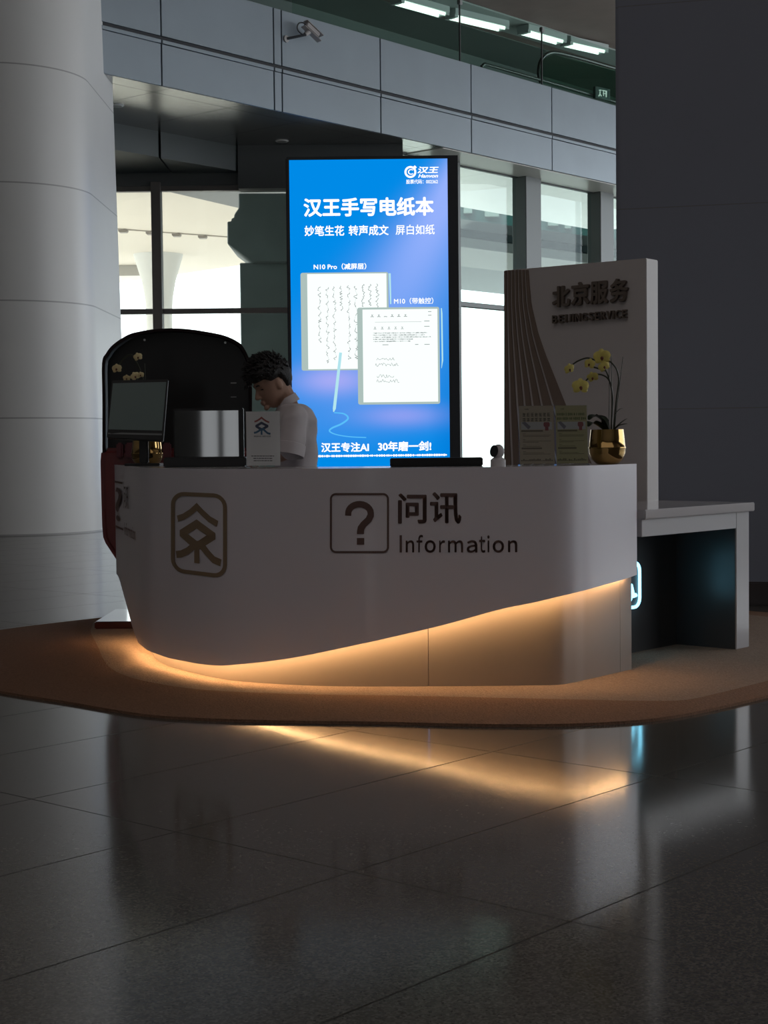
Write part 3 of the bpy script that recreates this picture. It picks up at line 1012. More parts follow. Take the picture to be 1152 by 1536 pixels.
for k in range(7):
    m_ = MB()
    L_, R_ = [], []
    for j in range(29):
        y = 405 + (735 - 405) * j / 28
        t = min(1, (y - 405) / 203)
        e_ = interp(y, edge_tab)
        f0 = fr_top[k] + (fr_bot[k] - fr_top[k]) * t
        f1 = fr_top[k + 1] + (fr_bot[k + 1] - fr_top[k + 1]) * t
        gp = 1.1 + 0.9 * t
        L_.append((757.3 + (e_ - 757.3) * f0 + (gp if k else 0), y))
        R_.append((757.3 + (e_ - 757.3) * f1 - gp * (k < 6), y))
    yt = lambda x: 406.2 - (x - 757) * 0.09
    rings = []
    for (xa, y), (xb, _) in zip(L_, R_):
        y_ = max(y, yt(xa) + 0.6)
        a, b = sw(xa, y_), sw(xb, max(y, yt(xb) + 0.6))
        rings.append([a + SD1 * 0.002, b + SD1 * 0.002, b - SD1 * 0.007, a - SD1 * 0.007])
    m_.loft(rings)
    obj('rib', m_, rb_m, sign_wall)
bronze_m = mat('bronze_letters', (0.17, 0.135, 0.11), 0.45, 0.35)
lt = MB()
def swt(x, y, z):
    # baseline follows the panel: heights given at the left end of the word, running level along the panel
    return sw(x, y - (x - 830) * 0.085 * (663 - y) / 200, 0.0) - SD1 * (0.011 + z)
for ch, x0, x1, y0, y1 in (('北', 831, 857, 430, 462), ('京', 859.5, 886, 427, 462), ('服', 888, 914, 428.5, 462), ('务', 917, 944.5, 427.5, 462)):
    put_text(lt, ch, (x0, y0 + 0.5, x1, y1), swt, 0.03, 0.011)
for ch, x0, x1 in (('B', 831, 838), ('E', 841, 847.5), ('I', 850.3, 852.6), ('J', 854.5, 859), ('I', 861.3, 863.6), ('N', 866, 873), ('G', 875, 882.8),
                   ('S', 885.8, 892.8), ('E', 895.3, 901.8), ('R', 904.2, 911.3), ('V', 912, 919.8), ('I', 921.4, 923.6), ('C', 926, 933.6), ('E', 936, 942.2)):
    put_text(lt, ch, (x0, 473.5, x1, 485.5), swt, 0.012, 0.011)
obj('lettering', lt, bronze_m, sign_wall, label='raised bronze lettering')

# ================================================================== BIG BLUE SCREEN
YS = 26.9
scr = thing('digital_screen', 'tall bright blue advertising screen standing behind the counter', 'screen', (at(560, 700, YS).x, YS, 0))
def sc(px, py, lay=0):
    # screen drawing coordinates are measured on an upright rectangle 434..671 x 239..708
    return V((SX0 + (px - 434) * SS, YS - 0.004 * lay, SZ1 - (py - 239) * SS))
SX0 = at(436.5, 470, YS).x
SX1 = at(673, 470, YS).x
SS = (SX1 - SX0) / 237.0
SZ1 = at(553, 239, YS).z
z_low = SZ1 - (722 - 239) * SS
bz = MB()
body0 = at(431, 470, YS).x
body1 = at(688.5, 470, YS).x
bz.box((body0, YS + 0.02, 0), (body1, YS + 0.34, SZ1 + 0.05))
obj('housing', bz, mat('screen_housing', (0.012, 0.013, 0.015), 0.35), scr, bevel=0.02)
bz = MB()
ring2d(bz, [(SX0 - 0.04, SZ1 + 0.05), (body1, SZ1 + 0.05), (body1, z_low - 0.1), (SX0 - 0.04, z_low - 0.1)], [(SX0, SZ1), (SX1, SZ1), (SX1, z_low), (SX0, z_low)], lambda x, z: V((x, YS - 0.02, z)))
ring2d(bz, [(SX0, SZ1), (SX1, SZ1), (SX1, z_low), (SX0, z_low)], [(SX0, SZ1), (SX1, SZ1), (SX1, z_low), (SX0, z_low)], lambda x, z: V((x, YS - 0.02, z)))
ring2d(bz, [(SX0 - 0.04, SZ1 + 0.05), (body1, SZ1 + 0.05), (body1, z_low - 0.1), (SX0 - 0.04, z_low - 0.1)], [(SX0 - 0.04, SZ1 + 0.05), (body1, SZ1 + 0.05), (body1, z_low - 0.1), (SX0 - 0.04, z_low - 0.1)], lambda x, z: V((x, YS + 0.02, z)))
fr = MB()
for a, b, c_, d_ in ((SX0 - 0.04, SX0, z_low - 0.1, SZ1 + 0.05), (SX1, body1, z_low - 0.1, SZ1 + 0.05), (SX0, SX1, SZ1, SZ1 + 0.05), (SX0, SX1, z_low - 0.1, z_low)):
    fr.box((a, YS - 0.02, c_), (b, YS + 0.03, d_))
obj('bezel', fr, mat('screen_bezel', (0.02, 0.021, 0.024), 0.45), scr)
# display: blue with a pale violet beam falling from the upper right and a soft violet glow under the pictures
dm = bpy.data.materials.new('lit_display')
dm.use_nodes = True
g = NG(dm)
pos = g.n('ShaderNodeNewGeometry').outputs['Position']
sx = g.n('ShaderNodeSeparateXYZ')
g.l(pos, sx.inputs[0])
px_ = g.math('DIVIDE', g.math('SUBTRACT', sx.outputs['X'], SX0), SS * 237)        # 0..1 across
py_ = g.math('DIVIDE', g.math('SUBTRACT', SZ1, sx.outputs['Z']), SS * 470)        # 0..1 down
beam_c = g.math('SUBTRACT', 1.12, g.math('MULTIPLY', py_, 1.35))                     # centre of the beam moves left going down
wid = g.math('ADD', 0.16, g.math('MULTIPLY', py_, 0.55))
bx = g.math('DIVIDE', g.math('SUBTRACT', px_, g.math('ADD', beam_c, g.math('MULTIPLY', py_, 0.35))), wid)
beam_f = g.math('POWER', 2.718, g.math('MULTIPLY', g.math('MULTIPLY', bx, bx), -1.6))
fade = g.math('MULTIPLY', g.math('SUBTRACT', 1.0, g.math('MULTIPLY', py_, 1.05), True), beam_f)
fade = g.math('MULTIPLY', fade, 1.25, True)
gl = g.math('DIVIDE', g.math('SUBTRACT', py_, 0.70), 0.045)
glow = g.math('POWER', 2.718, g.math('MULTIPLY', g.math('MULTIPLY', gl, gl), -1.0))
gx = g.math('DIVIDE', g.math('SUBTRACT', px_, 0.26), 0.22)
glow = g.math('MULTIPLY', glow, g.math('POWER', 2.718, g.math('MULTIPLY', g.math('MULTIPLY', gx, gx), -1.0)))
g2 = g.math('DIVIDE', g.math('SUBTRACT', py_, 0.815), 0.035)
glow2 = g.math('POWER', 2.718, g.math('MULTIPLY', g.math('MULTIPLY', g2, g2), -1.0))
gx2 = g.math('DIVIDE', g.math('SUBTRACT', px_, 0.70), 0.25)
glow2 = g.math('MULTIPLY', glow2, g.math('POWER', 2.718, g.math('MULTIPLY', g.math('MULTIPLY', gx2, gx2), -1.0)))
col = g.mix(fade, (0.0, 0.255, 0.80), (0.30, 0.44, 0.98))
col = g.mix(g.math('MULTIPLY', glow, 0.85), col, (0.42, 0.42, 0.92))
col = g.mix(g.math('MULTIPLY', glow2, 0.75), col, (0.33, 0.37, 0.90))
edge = g.math('MULTIPLY', g.math('SUBTRACT', px_, 0.86, True), 4.0, True)
edge = g.math('MULTIPLY', edge, g.math('SUBTRACT', py_, 0.35, True), True)
col = g.mix(g.math('MULTIPLY', edge, 0.9, True), col, (0.0, 0.12, 0.55))
em_ = g.n('ShaderNodeEmission')
g.l(col, em_.inputs['Color'])
em_.inputs['Strength'].default_value = 1.0
g.l(em_.outputs[0], g.nt.nodes['Material Output'].inputs['Surface'])
m_ = MB().box((SX0, YS, z_low), (SX1, YS + 0.015, SZ1))
disp = obj('display', m_, dm, scr, label='lit blue display')
# pictures of two tablets, with their grey edges, pages and pens
f1, f2, f3, f4, f5 = (lambda k: (lambda x, y: sc(x, y, k)))(1), (lambda x, y: sc(x, y, 2)), (lambda x, y: sc(x, y, 3)), (lambda x, y: sc(x, y, 4)), (lambda x, y: sc(x, y, 5))
def shape(mb, poly, fn):
    mb.add([fn(*p) for p in poly], [list(range(len(poly)))])
gray_e = emission('tablet_edge_lit', (0.42, 0.53, 0.50), 1.0)
page_e = emission('page_lit', (0.93, 1.0, 0.98), 1.05)
ink_e = emission('ink_lit', (0.25, 0.28, 0.28), 1.0)
white_e = emission('white_lettering_lit', (1, 1, 1), 1.15)
pen_e = emission('pen_lit', (0.45, 0.78, 0.85), 1.0)
t1 = MB(); shape(t1, rrect(449, 407, 581, 553.5, 3, 3), f1)
ta = obj('tablet_picture', t1, gray_e, disp)
q = MB(); quad2d(q, 459, 409, 578, 551.5, f2)
obj('page', q, page_e, disp)
ink = MB()
cols = [(564, 424, 460, 5), (553, 424, 458, 5), (543, 424, 458, 6), (531.5, 424, 540, 9), (521, 424, 540, 10), (510, 426, 465, 5), (499.5, 426, 540, 11), (489, 426, 545, 11), (477, 426, 513, 9)]
for x, y0, y1, cnt in cols:
    # one running brush line down each column
    pts_ = []
    for k in range(cnt):
        y = y0 + (y1 - y0) * (k + 0.5) / cnt
        for s_ in range(4):
            pts_.append((x + random.uniform(-2.6, 2.4), y - 2.6 + s_ * 1.6 + random.uniform(-0.7, 0.7), 0))
        pts_.append((x + random.uniform(-0.5, 0.5), y + 3.2, 0))
    pts_ = catmull(pts_, 3)
    m_ = MB()
    band2d(m_, [(p.x, p.y) for p in pts_], [0.20 if (k % 15) > 11 else 0.45 + 0.45 * abs(math.sin(k * 0.9)) for k in range(len(pts_))], f3, 99)
    obj('handwriting', m_, ink_e, disp)
t2 = MB(); shape(t2, rrect(533.5, 460, 657, 605.5, 3, 3), f4)
obj('tablet_picture', t2, gray_e, disp)
q = MB(); quad2d(q, 541.5, 463, 654, 602, f5)
obj('page', q, page_e, disp)
f6 = lambda x, y: sc(x, y, 6)
for x in (556, 566, 576, 586, 596, 606):
    m_ = MB(); band2d(m_, [(x - 2.5, 474), (x - 0.6, 473.6), (x + 2.5, 474)], 0.9, f6, 9)
    if x != 576:
        band2d(m_, [(x - 1, 470.5), (x, 472.8), (x + 1, 470.5)], 0.8, f6, 9)
    obj('menu_icon', m_, ink_e, disp)
for x in (560, 571, 581, 591, 601):
    m_ = MB(); band2d(m_, [(x - 2, 492.5), (x, 492), (x + 2, 492.5)], 0.8, f6, 9)
    band2d(m_, [(x - 1, 489), (x, 491), (x + 1, 489)], 0.7, f6, 9)
    obj('menu_icon', m_, ink_e, disp)
for x0, x1, y, w_ in ((560, 630, 482, 0.4), (571, 580, 516, 0.9), (620, 625, 516, 0.9), (634, 642, 516, 0.9), (634, 642, 481, 0.9), (634, 642, 489, 0.9), (640, 645, 467, 0.9), (640, 645, 472.5, 0.9)):
    m_ = MB(); band2d(m_, [(x0, y), (x1, y)], w_, f6, 99)
    obj('menu_line', m_, ink_e, disp)
for k, x1 in enumerate((640, 636, 645, 617, 613)):
    y = 498.5 + k * 3.1
    m_ = MB()
    pts_ = []
    x = 557.0
    while x < x1:
        pts_.append((x, y + random.uniform(-0.25, 0.25)))
        x += 1.3
    band2d(m_, pts_, [random.choice((0.35, 0.9, 1.3)) for _ in pts_], f6, 99)
    obj('text_line', m_, ink_e, disp)
for y, x0, x1 in ((537, 561, 590), (546, 560, 596), (563, 562, 588), (570.5, 562, 596)):
    pts_ = []
    x = x0
    while x < x1:
        pts_.append((x + random.uniform(-0.6, 0.6), y + random.choice((-2.0, 1.8, -0.5, 1.0)) + random.uniform(-0.4, 0.4), 0))
        x += 1.5
    m_ = MB()
    pts_ = catmull(pts_, 3)
    band2d(m_, [(p.x, p.y) for p in pts_], [0.3 + 0.35 * abs(math.sin(k * 0.8)) for k in range(len(pts_))], f6, 99)
    obj('handwriting', m_, ink_e, disp)
pen = MB()
band2d(pen, [(508, 527), (497.5, 611), (496.3, 616)], [4.2, 4.6, 1.2], f6, 99)
obj('pen_picture', pen, pen_e, disp)
pen = MB()
band2d(pen, [(660, 462), (660.5, 470), (661, 540), (659.5, 552)], [1.5, 2.2, 2.2, 0.6], f4, 99)
obj('pen_picture', pen, pen_e, disp)
pen = MB()
band2d(pen, [(583, 409), (584, 455)], [3, 2], f1, 99)
obj('pen_picture', pen, pen_e, disp)
sw_ = MB()
band2d(sw_, [(p.x, p.y) for p in catmull([(497, 617, 0), (512, 619, 0), (518, 626, 0), (508, 634, 0), (494, 640, 0), (490, 645, 0), (500, 650, 0), (520, 653.5, 0), (545, 655, 0)], 5)], [1.4 + 1.2 * math.sin(math.pi * min(1, k / 30)) * (k < 38) + 0.1 for k in range(41)], f6, 99)
obj('pen_stroke', sw_, emission('stroke_lit', (0.10, 0.52, 0.95), 1.0), disp)
for body_, box_, bold_, sh_ in (('汉王手写电纸本', (455, 296, 650, 324), 0.034, 0), ('妙笔生花', (456, 337, 515.5, 352.5), 0.022, 0), ('转声成文', (522, 337, 582, 352.5), 0.022, 0),
        ('屏白如纸', (592.5, 337, 651, 352), 0.010, 0), ('N10 Pro（减屏层）', (469, 393.5, 548, 403), 0.024, 0), ('M10（带触控）', (589, 446, 648, 455.5), 0.012, 0),
        ('汉王专注AI', (477, 662, 549, 676.5), 0.032, 0), ('30年磨一剑!', (562.5, 661, 643, 676), 0.032, 0), ('汉王', (626, 251, 658, 261), 0.034, 0.2),
        ('Hanvon', (627, 262, 657, 267.5), 0.03, 0.3), ('股票代码：002362', (609, 270, 656.5, 276.5), 0.016, 0)):
    tx = MB()
    put_text(tx, body_, box_, f6, bold_, shear=sh_)
    obj('lettering', tx, white_e, disp, label='white lettering')
tx = MB()
put_text(tx, 'C', (611.8, 254.6, 619.4, 263), lambda x, y: sc(x, y, 8), 0.02)
arc = [(615.5 + 7.4 * math.cos(math.radians(a)), 258.8 + 7.4 * math.sin(math.radians(a))) for a in range(0, 361, 12)]
band2d(tx, arc, 3.0, f6, 99)
band2d(tx, [(621, 250), (624, 253)], 3.0, f6, 99)
obj('logo', tx, white_e, disp, label='white round logo')
tx = MB()
pts_ = [(466 + k * 0.9, 682.3) for k in range(224)]
band2d(tx, pts_, [random.choice((1.2, 3.0, 3.6, 3.6)) if k % 4 else 0.7 for k in range(224)], f6, 99)
obj('small_print', tx, white_e, disp, label='white small print')

# ================================================================== KIOSK at the left behind the counter
YK = 9.75
kiosk = thing('booth', 'dark booth with rounded black hood and red body behind the counter', 'booth', (at(265, 700, YK).x, YK, ZP))
hood_px = [(153.5, 690), (153.5, 600), (153, 545), (159, 530), (169.5, 517), (191, 502.5), (210, 497), (230, 493.8), (250, 492.6), (267, 492.5), (290, 494.5), (312, 498), (330, 501.5), (343, 505.6), (355, 511.5), (364, 519), (373, 536), (377, 552), (378, 566), (378, 690)]
hp = [at(a, b, YK) for a, b in hood_px]
hp = catmull(hp, 4)
hc = V((sum(p.x for p in hp) / len(hp), YK, 1.35))
ins = [V((hc.x + (p.x - hc.x) * 0.965, p.y, hc.z + (p.z - hc.z) * 0.965)) for p in hp]
black_m = mat('black_gloss', (0.008, 0.008, 0.009), 0.35)
hood_m = mat('hood_maroon', (0.014, 0.006, 0.007), 0.7, spec=0.25)
m_ = MB()
nn = len(hp)
rings = []
for p, q_ in zip(hp, ins):
    rings.append([p + V((0, 0.0, 0)), p + V((-0.10, 0.75, 0)), q_ + V((-0.10, 0.75, 0)), q_])
m_.loft(rings)
obj('hood', m_, hood_m, kiosk, smooth=True, bevel=0.012, segs=2)
m_ = MB().prism([p + V((0, 0.10, 0)) for p in ins], (0, 0.03, 0))
hpan = obj('back_board', m_, black_m, kiosk)
scr_m = mat('tiny_steel', (0.7, 0.7, 0.7), 0.3, 0.9)
for px, py in ((217, 510), (338, 514)):
    obj('screw', MB().disc(at(px, py, YK + 0.09), (0, -1, 0), 0.007, 0.01, 12), scr_m, hpan)
for py, hh in ((574.5, 0.003), (595.5, 0.002)):
    a, b = at(346, py, YK + 0.096), at(354.5, py, YK + 0.096)
    obj('marking', MB().box((a.x, a.y, a.z - hh), (b.x, a.y + 0.006, a.z + hh)), mat('pale_print', (0.45, 0.45, 0.45), 0.5), hpan)
red_m = mat('booth_red', (0.16, 0.022, 0.024), 0.35, coat=0.3)
bl = [(154, 672), (151.3, 681), (150.5, 692), (151.5, 740), (153, 790), (154.5, 806), (158, 815), (177, 844), (205, 880), (330, 880), (375, 812), (379, 690), (377, 672)]
bp_ = [at(a, b, YK - 0.08) for a, b in bl]
obj('body', MB().prism(bp_[::-1], (-0.12, 0.85, 0)), red_m, kiosk, bevel=0.03, segs=3)
for x0, x1 in ((177, 187), (190, 238), (246, 258)):
    a, b = at(x0, 664, YK - 0.05), at(x1, 688, YK - 0.05)
    obj('cushion', MB().box((a.x, YK - 0.12, b.z), (b.x, YK - 0.05, a.z)), mat('maroon_cushion', (0.13, 0.035, 0.045), 0.5), kiosk, bevel=0.01)
pb0, pb1 = at(205, 880, YK), at(330, 880, YK)
obj('pedestal', MB().box((pb0.x, YK + 0.1, ZP + 0.03), (pb1.x, YK + 0.6, pb0.z + 0.01)), red_m, kiosk, bevel=0.01)
pf = atz(146, 941, ZP)
obj('foot_plate', MB().box((pf.x, 9.56, ZP), (-0.85, 10.3, ZP + 0.045)), mat('foot_plate_red', (0.05, 0.012, 0.012), 0.08, coat=0.6), kiosk, bevel=0.006)

# ================================================================== THINGS ON THE COUNTER
black2 = mat('black_plastic', (0.014, 0.014, 0.015), 0.4)
# monitor on the left wing
YM = 8.75
mon = thing('monitor', 'tilted grey-screened monitor on a black stand at the counter wing', 'monitor', (at(206, 690, YM).x, YM + 0.05, ZT))
c4 = [at(a, b, YM + k) for a, b, k in ((167.5, 570.5, 0.04), (252, 568.5, 0.04), (244.5, 662, -0.02), (160, 657, -0.02))]
nn_ = (c4[1] - c4[0]).cross(c4[3] - c4[0]).normalized()
if nn_.y > 0:
    nn_ = -nn_
obj('housing', MB().prism(c4, -nn_ * 0.035), black2, mon, bevel=0.005)
sc4 = [at(a, b, YM + k) + nn_ * 0.002 for a, b, k in ((169.5, 575, 0.037), (249.5, 573, 0.037), (243, 646, -0.01), (162.5, 644, -0.01))]
obj('display', MB().prism(sc4, nn_ * -0.004), mat('grey_lcd', (0.16, 0.21, 0.205), 0.30), mon, label='dull grey-green display')
b4 = [at(a, b, YM + k) + nn_ * 0.002 for a, b, k in ((162.3, 648.5, -0.012), (243, 650.5, -0.012), (242.7, 653, -0.014), (162, 651, -0.014))]
obj('lower_trim', MB().prism(b4, nn_ * -0.004), mat('grey_trim', (0.18, 0.19, 0.19), 0.4), mon)
xc = at(214, 690, YM).x
obj('stand', MB().box((xc - 0.025, YM + 0.04, ZT + 0.012), (xc + 0.025, YM + 0.07, ZT + 0.3)), black2, mon, bevel=0.006)
obj('stand_foot', MB().box((xc - 0.10, YM - 0.03, ZT), (xc + 0.10, YM + 0.13, ZT + 0.014)), black2, mon, bevel=0.005)
# desktop display facing the camera with its wide black base
YD = 8.2
ds = thing('desktop_display', 'black-framed glossy display beside the monitor, standing on a black base', 'monitor', (at(310, 700, YD).x, YD, ZT))
a, b = at(259.5, 613, YD), at(366, 690, YD)
obj('housing', MB().box((a.x, YD, b.z), (b.x, YD + 0.03, a.z)), black2, ds, bevel=0.004)
a2, b2 = at(262, 616.5, YD), at(358.5, 686, YD)
obj('display', MB().box((a2.x, YD - 0.003, b2.z), (b2.x, YD + 0.004, a2.z)), mat('glossy_lcd', (0.012, 0.014, 0.014), 0.03, spec=0.9), ds, label='glossy dark display')
a, b = at(245, 686.5, YD - 0.16), at(369, 700, YD - 0.16)
obj('base', MB().box((a.x, YD - 0.16, ZT), (b.x, YD + 0.10, a.z)), black2, ds, bevel=0.006)
# acrylic sign card
YQ = 7.45
card = thing('sign_card', 'white card with red and blue emblem in a clear stand in front of the person', 'sign card', (at(395, 700, YQ).x, YQ, ZT))
def cd(px, py, k=0.0):
    p = at(px, py, YQ)
    return V((p.x, YQ - 0.0005 - k, p.z))
a, b = cd(369, 617.5), cd(420.5, 702)
obj('card', MB().box((a.x, YQ, ZT + 0.012), (b.x, YQ + 0.002, a.z)), mat('white_card', (0.82, 0.76, 0.77), 0.6), card)
acr = glass('clear_acrylic', (0.96, 0.98, 0.98), 1.0)
obj('clear_holder', MB().box((a.x - 0.004, YQ - 0.004, ZT + 0.004), (b.x + 0.004, YQ - 0.0025, a.z + 0.003)).box((a.x - 0.004, YQ - 0.035, ZT), (b.x + 0.004, YQ + 0.04, ZT + 0.005)), acr, card)
crim = mat('emblem_red', (0.36, 0.07, 0.06), 0.5)
navy = mat('emblem_navy', (0.03, 0.04, 0.10), 0.5)
steel = mat('emblem_blue', (0.03, 0.12, 0.24), 0.5)
m_ = MB(); emb(m_, cd, 24, 27, 381, 625.5, 0.9, (0,)); obj('emblem_roof', m_, crim, card)
m_ = MB(); emb(m_, cd, 24, 27, 381, 625.5, 0.9, (1,)); obj('emblem_diamond', m_, navy, card)
m_ = MB(); emb(m_, lambda x, y: cd(x, y, 0.0004), 24, 27, 381, 625.5, 0.9, (2, 3)); obj('emblem_legs', m_, steel, card)
m_ = MB()
put_text(m_, 'BEIJING SERVICE', (381, 653.5, 406, 656), cd, 0.02)
obj('caption', m_, mat('grey_print', (0.09, 0.08, 0.09), 0.6), card)
m_ = MB()
for y, x0, x1 in ((684, 377, 411), (687.5, 380, 409), (691, 380.5, 408.5)):
    x = x0
    while x < x1:
        L_ = random.uniform(2, 5)
        band2d(m_, [(x, y), (min(x1, x + L_), y)], 1.3, cd, 99)
        x += L_ + 0.8
obj('print', m_, mat('grey_print', (0.09, 0.08, 0.09), 0.6), card)
# long black box
YB = 7.42
a, b = at(585, 687.5, YB), at(724.5, 700, YB)
tag(obj('device_box', MB().box((a.x, YB, ZT), (b.x, YB + 0.14, a.z)), mat('matte_black', (0.006, 0.006, 0.007), 0.6), bevel=0.004, loc=((a.x + b.x) / 2, YB + 0.07, ZT)), 'long low matte black box lying on the counter below the screen', 'box')
# small round camera
YR = 7.4
rc = at(747, 677.5, YR)
wc = thing('desk_camera', 'small white desk camera with round black face beside the sign wall ribs', 'camera', (rc.x, YR, ZT))
wm = mat('white_plastic', (0.60, 0.57, 0.58), 0.35)
rr = 11.2 * YR / F
ax = V((-0.82, -0.55, 0.12)).normalized()
Mx = ax.to_track_quat('Z', 'Y').to_matrix()
obj('head', MB().ellipsoid(rc, (rr, rr, rr * 0.72), Mx, 24, 14), wm, wc, smooth=True)
obj('lens_face', MB().disc(rc + ax * rr * 0.60, ax, rr * 0.80, rr * 0.16, 24), mat('lens_black', (0.006, 0.006, 0.007), 0.12), wc, smooth=True, label='round black face')
z0 = at(747, 688.5, YR).z
obj('base', MB().lathe((rc.x, YR, 0), [(rr * 1.02, ZT), (rr * 1.02, z0 - 0.004), (rr * 0.9, z0), (rr * 0.5, z0 + 0.01)], 28), wm, wc, smooth=True)
# two leaflet stands
def leaflet(px0, px1, py0, py1, Y, label, tint, dark, lean):
    t = thing('leaflet_stand', label, 'leaflet stand', (at((px0 + px1) / 2, 690, Y).x, Y, ZT), 'leaflet stands by the orchid')
    ztop_ = at(px0, py0, Y + lean).z
    x0, x1 = at(px0, 650, Y).x, at(px1, 650, Y).x
    def fc(px, py, k=0.0):
        f_ = (py1 - py) / (py1 - py0)
        return V((x0 + (x1 - x0) * (px - px0) / (px1 - px0), Y + lean * f_ - 0.001 - k, ZT + 0.008 + (ztop_ - ZT - 0.008) * f_))
    c4 = [fc(px0, py0), fc(px1, py0), fc(px1, py1), fc(px0, py1)]
    obj('leaflet', MB().prism(c4, (0, 0.002, 0)), mat('leaflet_' + dark, tint, 0.6), t)
    h4 = [fc(px0 - 1.2, py0 - 0.8, 0.002), fc(px1 + 1.2, py0 - 0.8, 0.002), fc(px1 + 1.2, py1 + 1, 0.002), fc(px0 - 1.2, py1 + 1, 0.002)]
    obj('clear_holder', MB().prism(h4, (0, -0.0015, 0)).box((x0 - 0.004, Y - 0.03, ZT), (x1 + 0.004, Y + 0.06, ZT + 0.005)), acr, t)
    return t, fc
def sx_(fc, px0, px1, py0, py1):
    return lambda x, y: fc(px0 + (px1 - px0) * x, py0 + (py1 - py0) * y, 0.0003)
for k, (px0, px1, py0, py1, lab, tint) in enumerate(((780, 832, 609, 693, 'tan leaflet in a clear stand on the counter, beside the ribbed sign edge', (0.34, 0.27, 0.20)), (835, 882, 608.5, 693, 'yellow-green leaflet in a clear stand beside the gold orchid pot', (0.30, 0.26, 0.13)))):
    t, fc = leaflet(px0, px1, py0, py1, 7.40, lab, tint, 'tan' if k == 0 else 'olive', 0.05)
    q = sx_(fc, px0, px1, py0, py1)
    m_ = MB()
    put_text(m_, '北京服务', (0.16, 0.045, 0.28, 0.07), q, 0.02)
    if k == 0:
        # two bold title lines, drawn as blocks of strokes (too small to read)
        for y in (0.13, 0.215):
            for j in range(7):
                x = 0.10 + j * 0.118
                for s_ in range(4):
                    band2d(m_, [(x, y + s_ * 0.016), (x + 0.085, y + s_ * 0.016 + random.uniform(-0.006, 0.006))], 0.009, q, 9)
                band2d(m_, [(x + random.uniform(0.02, 0.07), y - 0.006), (x + random.uniform(0.02, 0.07), y + 0.056)], 0.014, q, 9)
    else:
        for y, hh in ((0.125, 0.05), (0.20, 0.05)):
            x = 0.04
            while x < 0.93:
                L_ = random.uniform(0.03, 0.05)
                band2d(m_, [(x, y + hh / 2), (x + L_, y + hh / 2)], hh * random.uniform(0.75, 1.0), q, 9)
                x += L_ + random.choice((0.012, 0.012, 0.035))
    obj('title', m_, mat('title_green_' + str(k), (0.06, 0.05, 0.03) if k == 0 else (0.10, 0.11, 0.03), 0.6), t)
    m_ = MB(); quad2d(m_, 0.05, 0.28, 0.95, 0.41, q)
    obj('picture_band', m_, mat('pale_band', (0.36, 0.34, 0.34), 0.6), t)
    q2 = lambda x, y, fc=fc, px0=px0, px1=px1, py0=py0, py1=py1: fc(px0 + (px1 - px0) * x, py0 + (py1 - py0) * y, 0.0006)
    m_ = MB(); shape(m_, [(0.07, 0.29), (0.16, 0.27), (0.33, 0.36), (0.26, 0.41)], q2)
    obj('phone_picture', m_, mat('phone_print', (0.14, 0.12, 0.15), 0.6), t)
    m_ = MB(); shape(m_, rrect(0.70, 0.285, 0.88, 0.365, 0.03, 3), q2); shape(m_, [(0.74, 0.36), (0.84, 0.36), (0.84, 0.43), (0.74, 0.43)], q2)
    obj('red_badge', m_, mat('red_print', (0.20, 0.035, 0.04), 0.6), t)
    m_ = MB()
    for y0_, x1 in ((0.435, 0.68), (0.735, 0.64)):
        band2d(m_, [(0.05, y0_), (x1, y0_)], 0.030, q, 9)
    for y, x1 in ((0.485, 0.18), (0.51, 0.9), (0.53, 0.86), (0.585, 0.17), (0.61, 0.9), (0.63, 0.55), (0.675, 0.17), (0.70, 0.6), (0.79, 0.17), (0.815, 0.7), (0.835, 0.88)):
        band2d(m_, [(0.09, y), (x1, y)], 0.008, q, 9)
    for j in range(16):
        x = 0.03 + j * 0.058
        hh = random.uniform(0.01, 0.045)
        band2d(m_, [(x, 0.955 - hh / 2), (x + 0.045, 0.955 - hh / 2)], hh, q, 9)
    obj('print', m_, mat('brown_print_' + str(k), (0.12, 0.085, 0.055) if k == 0 else (0.10, 0.08, 0.03), 0.6), t)

# ================================================================== ORCHIDS
gold = mat('polished_gold', (0.42, 0.27, 0.105), 0.10, 1.0)
leaf_m = mat('orchid_leaf', (0.012, 0.022, 0.010), 0.35)
stem_m = mat('orchid_stem', (0.03, 0.035, 0.018), 0.5)
petal_m = mat('yellow_petal', (0.70, 0.60, 0.16), 0.55, noise_amt=0.12, noise_scale=60)
petal2_m = mat('cream_petal', (0.72, 0.60, 0.32), 0.55, noise_amt=0.12, noise_scale=60)
lip_m = mat('dark_lip', (0.13, 0.03, 0.015), 0.5)
def petal(mb, c, ax, up, r, w, curl=0.15):
    """one rounded petal from c, pointing along up, facing ax"""
    sd = up.cross(ax).normalized()
    rows = []
    for j in range(7):
        t = j / 6
        hw = w * math.sin(math.pi * (0.12 + 0.80 * t)) ** 0.8
        rows.append([c + up * (r * t) + sd * (hw * s_) + ax * (r * (0.25 * t - curl * t * t * 2.2 - 0.10 * abs(s_) * t)) for s_ in (-1, -0.5, 0, 0.5, 1)])
    mb.loft(rows, cap=False, closed=False)
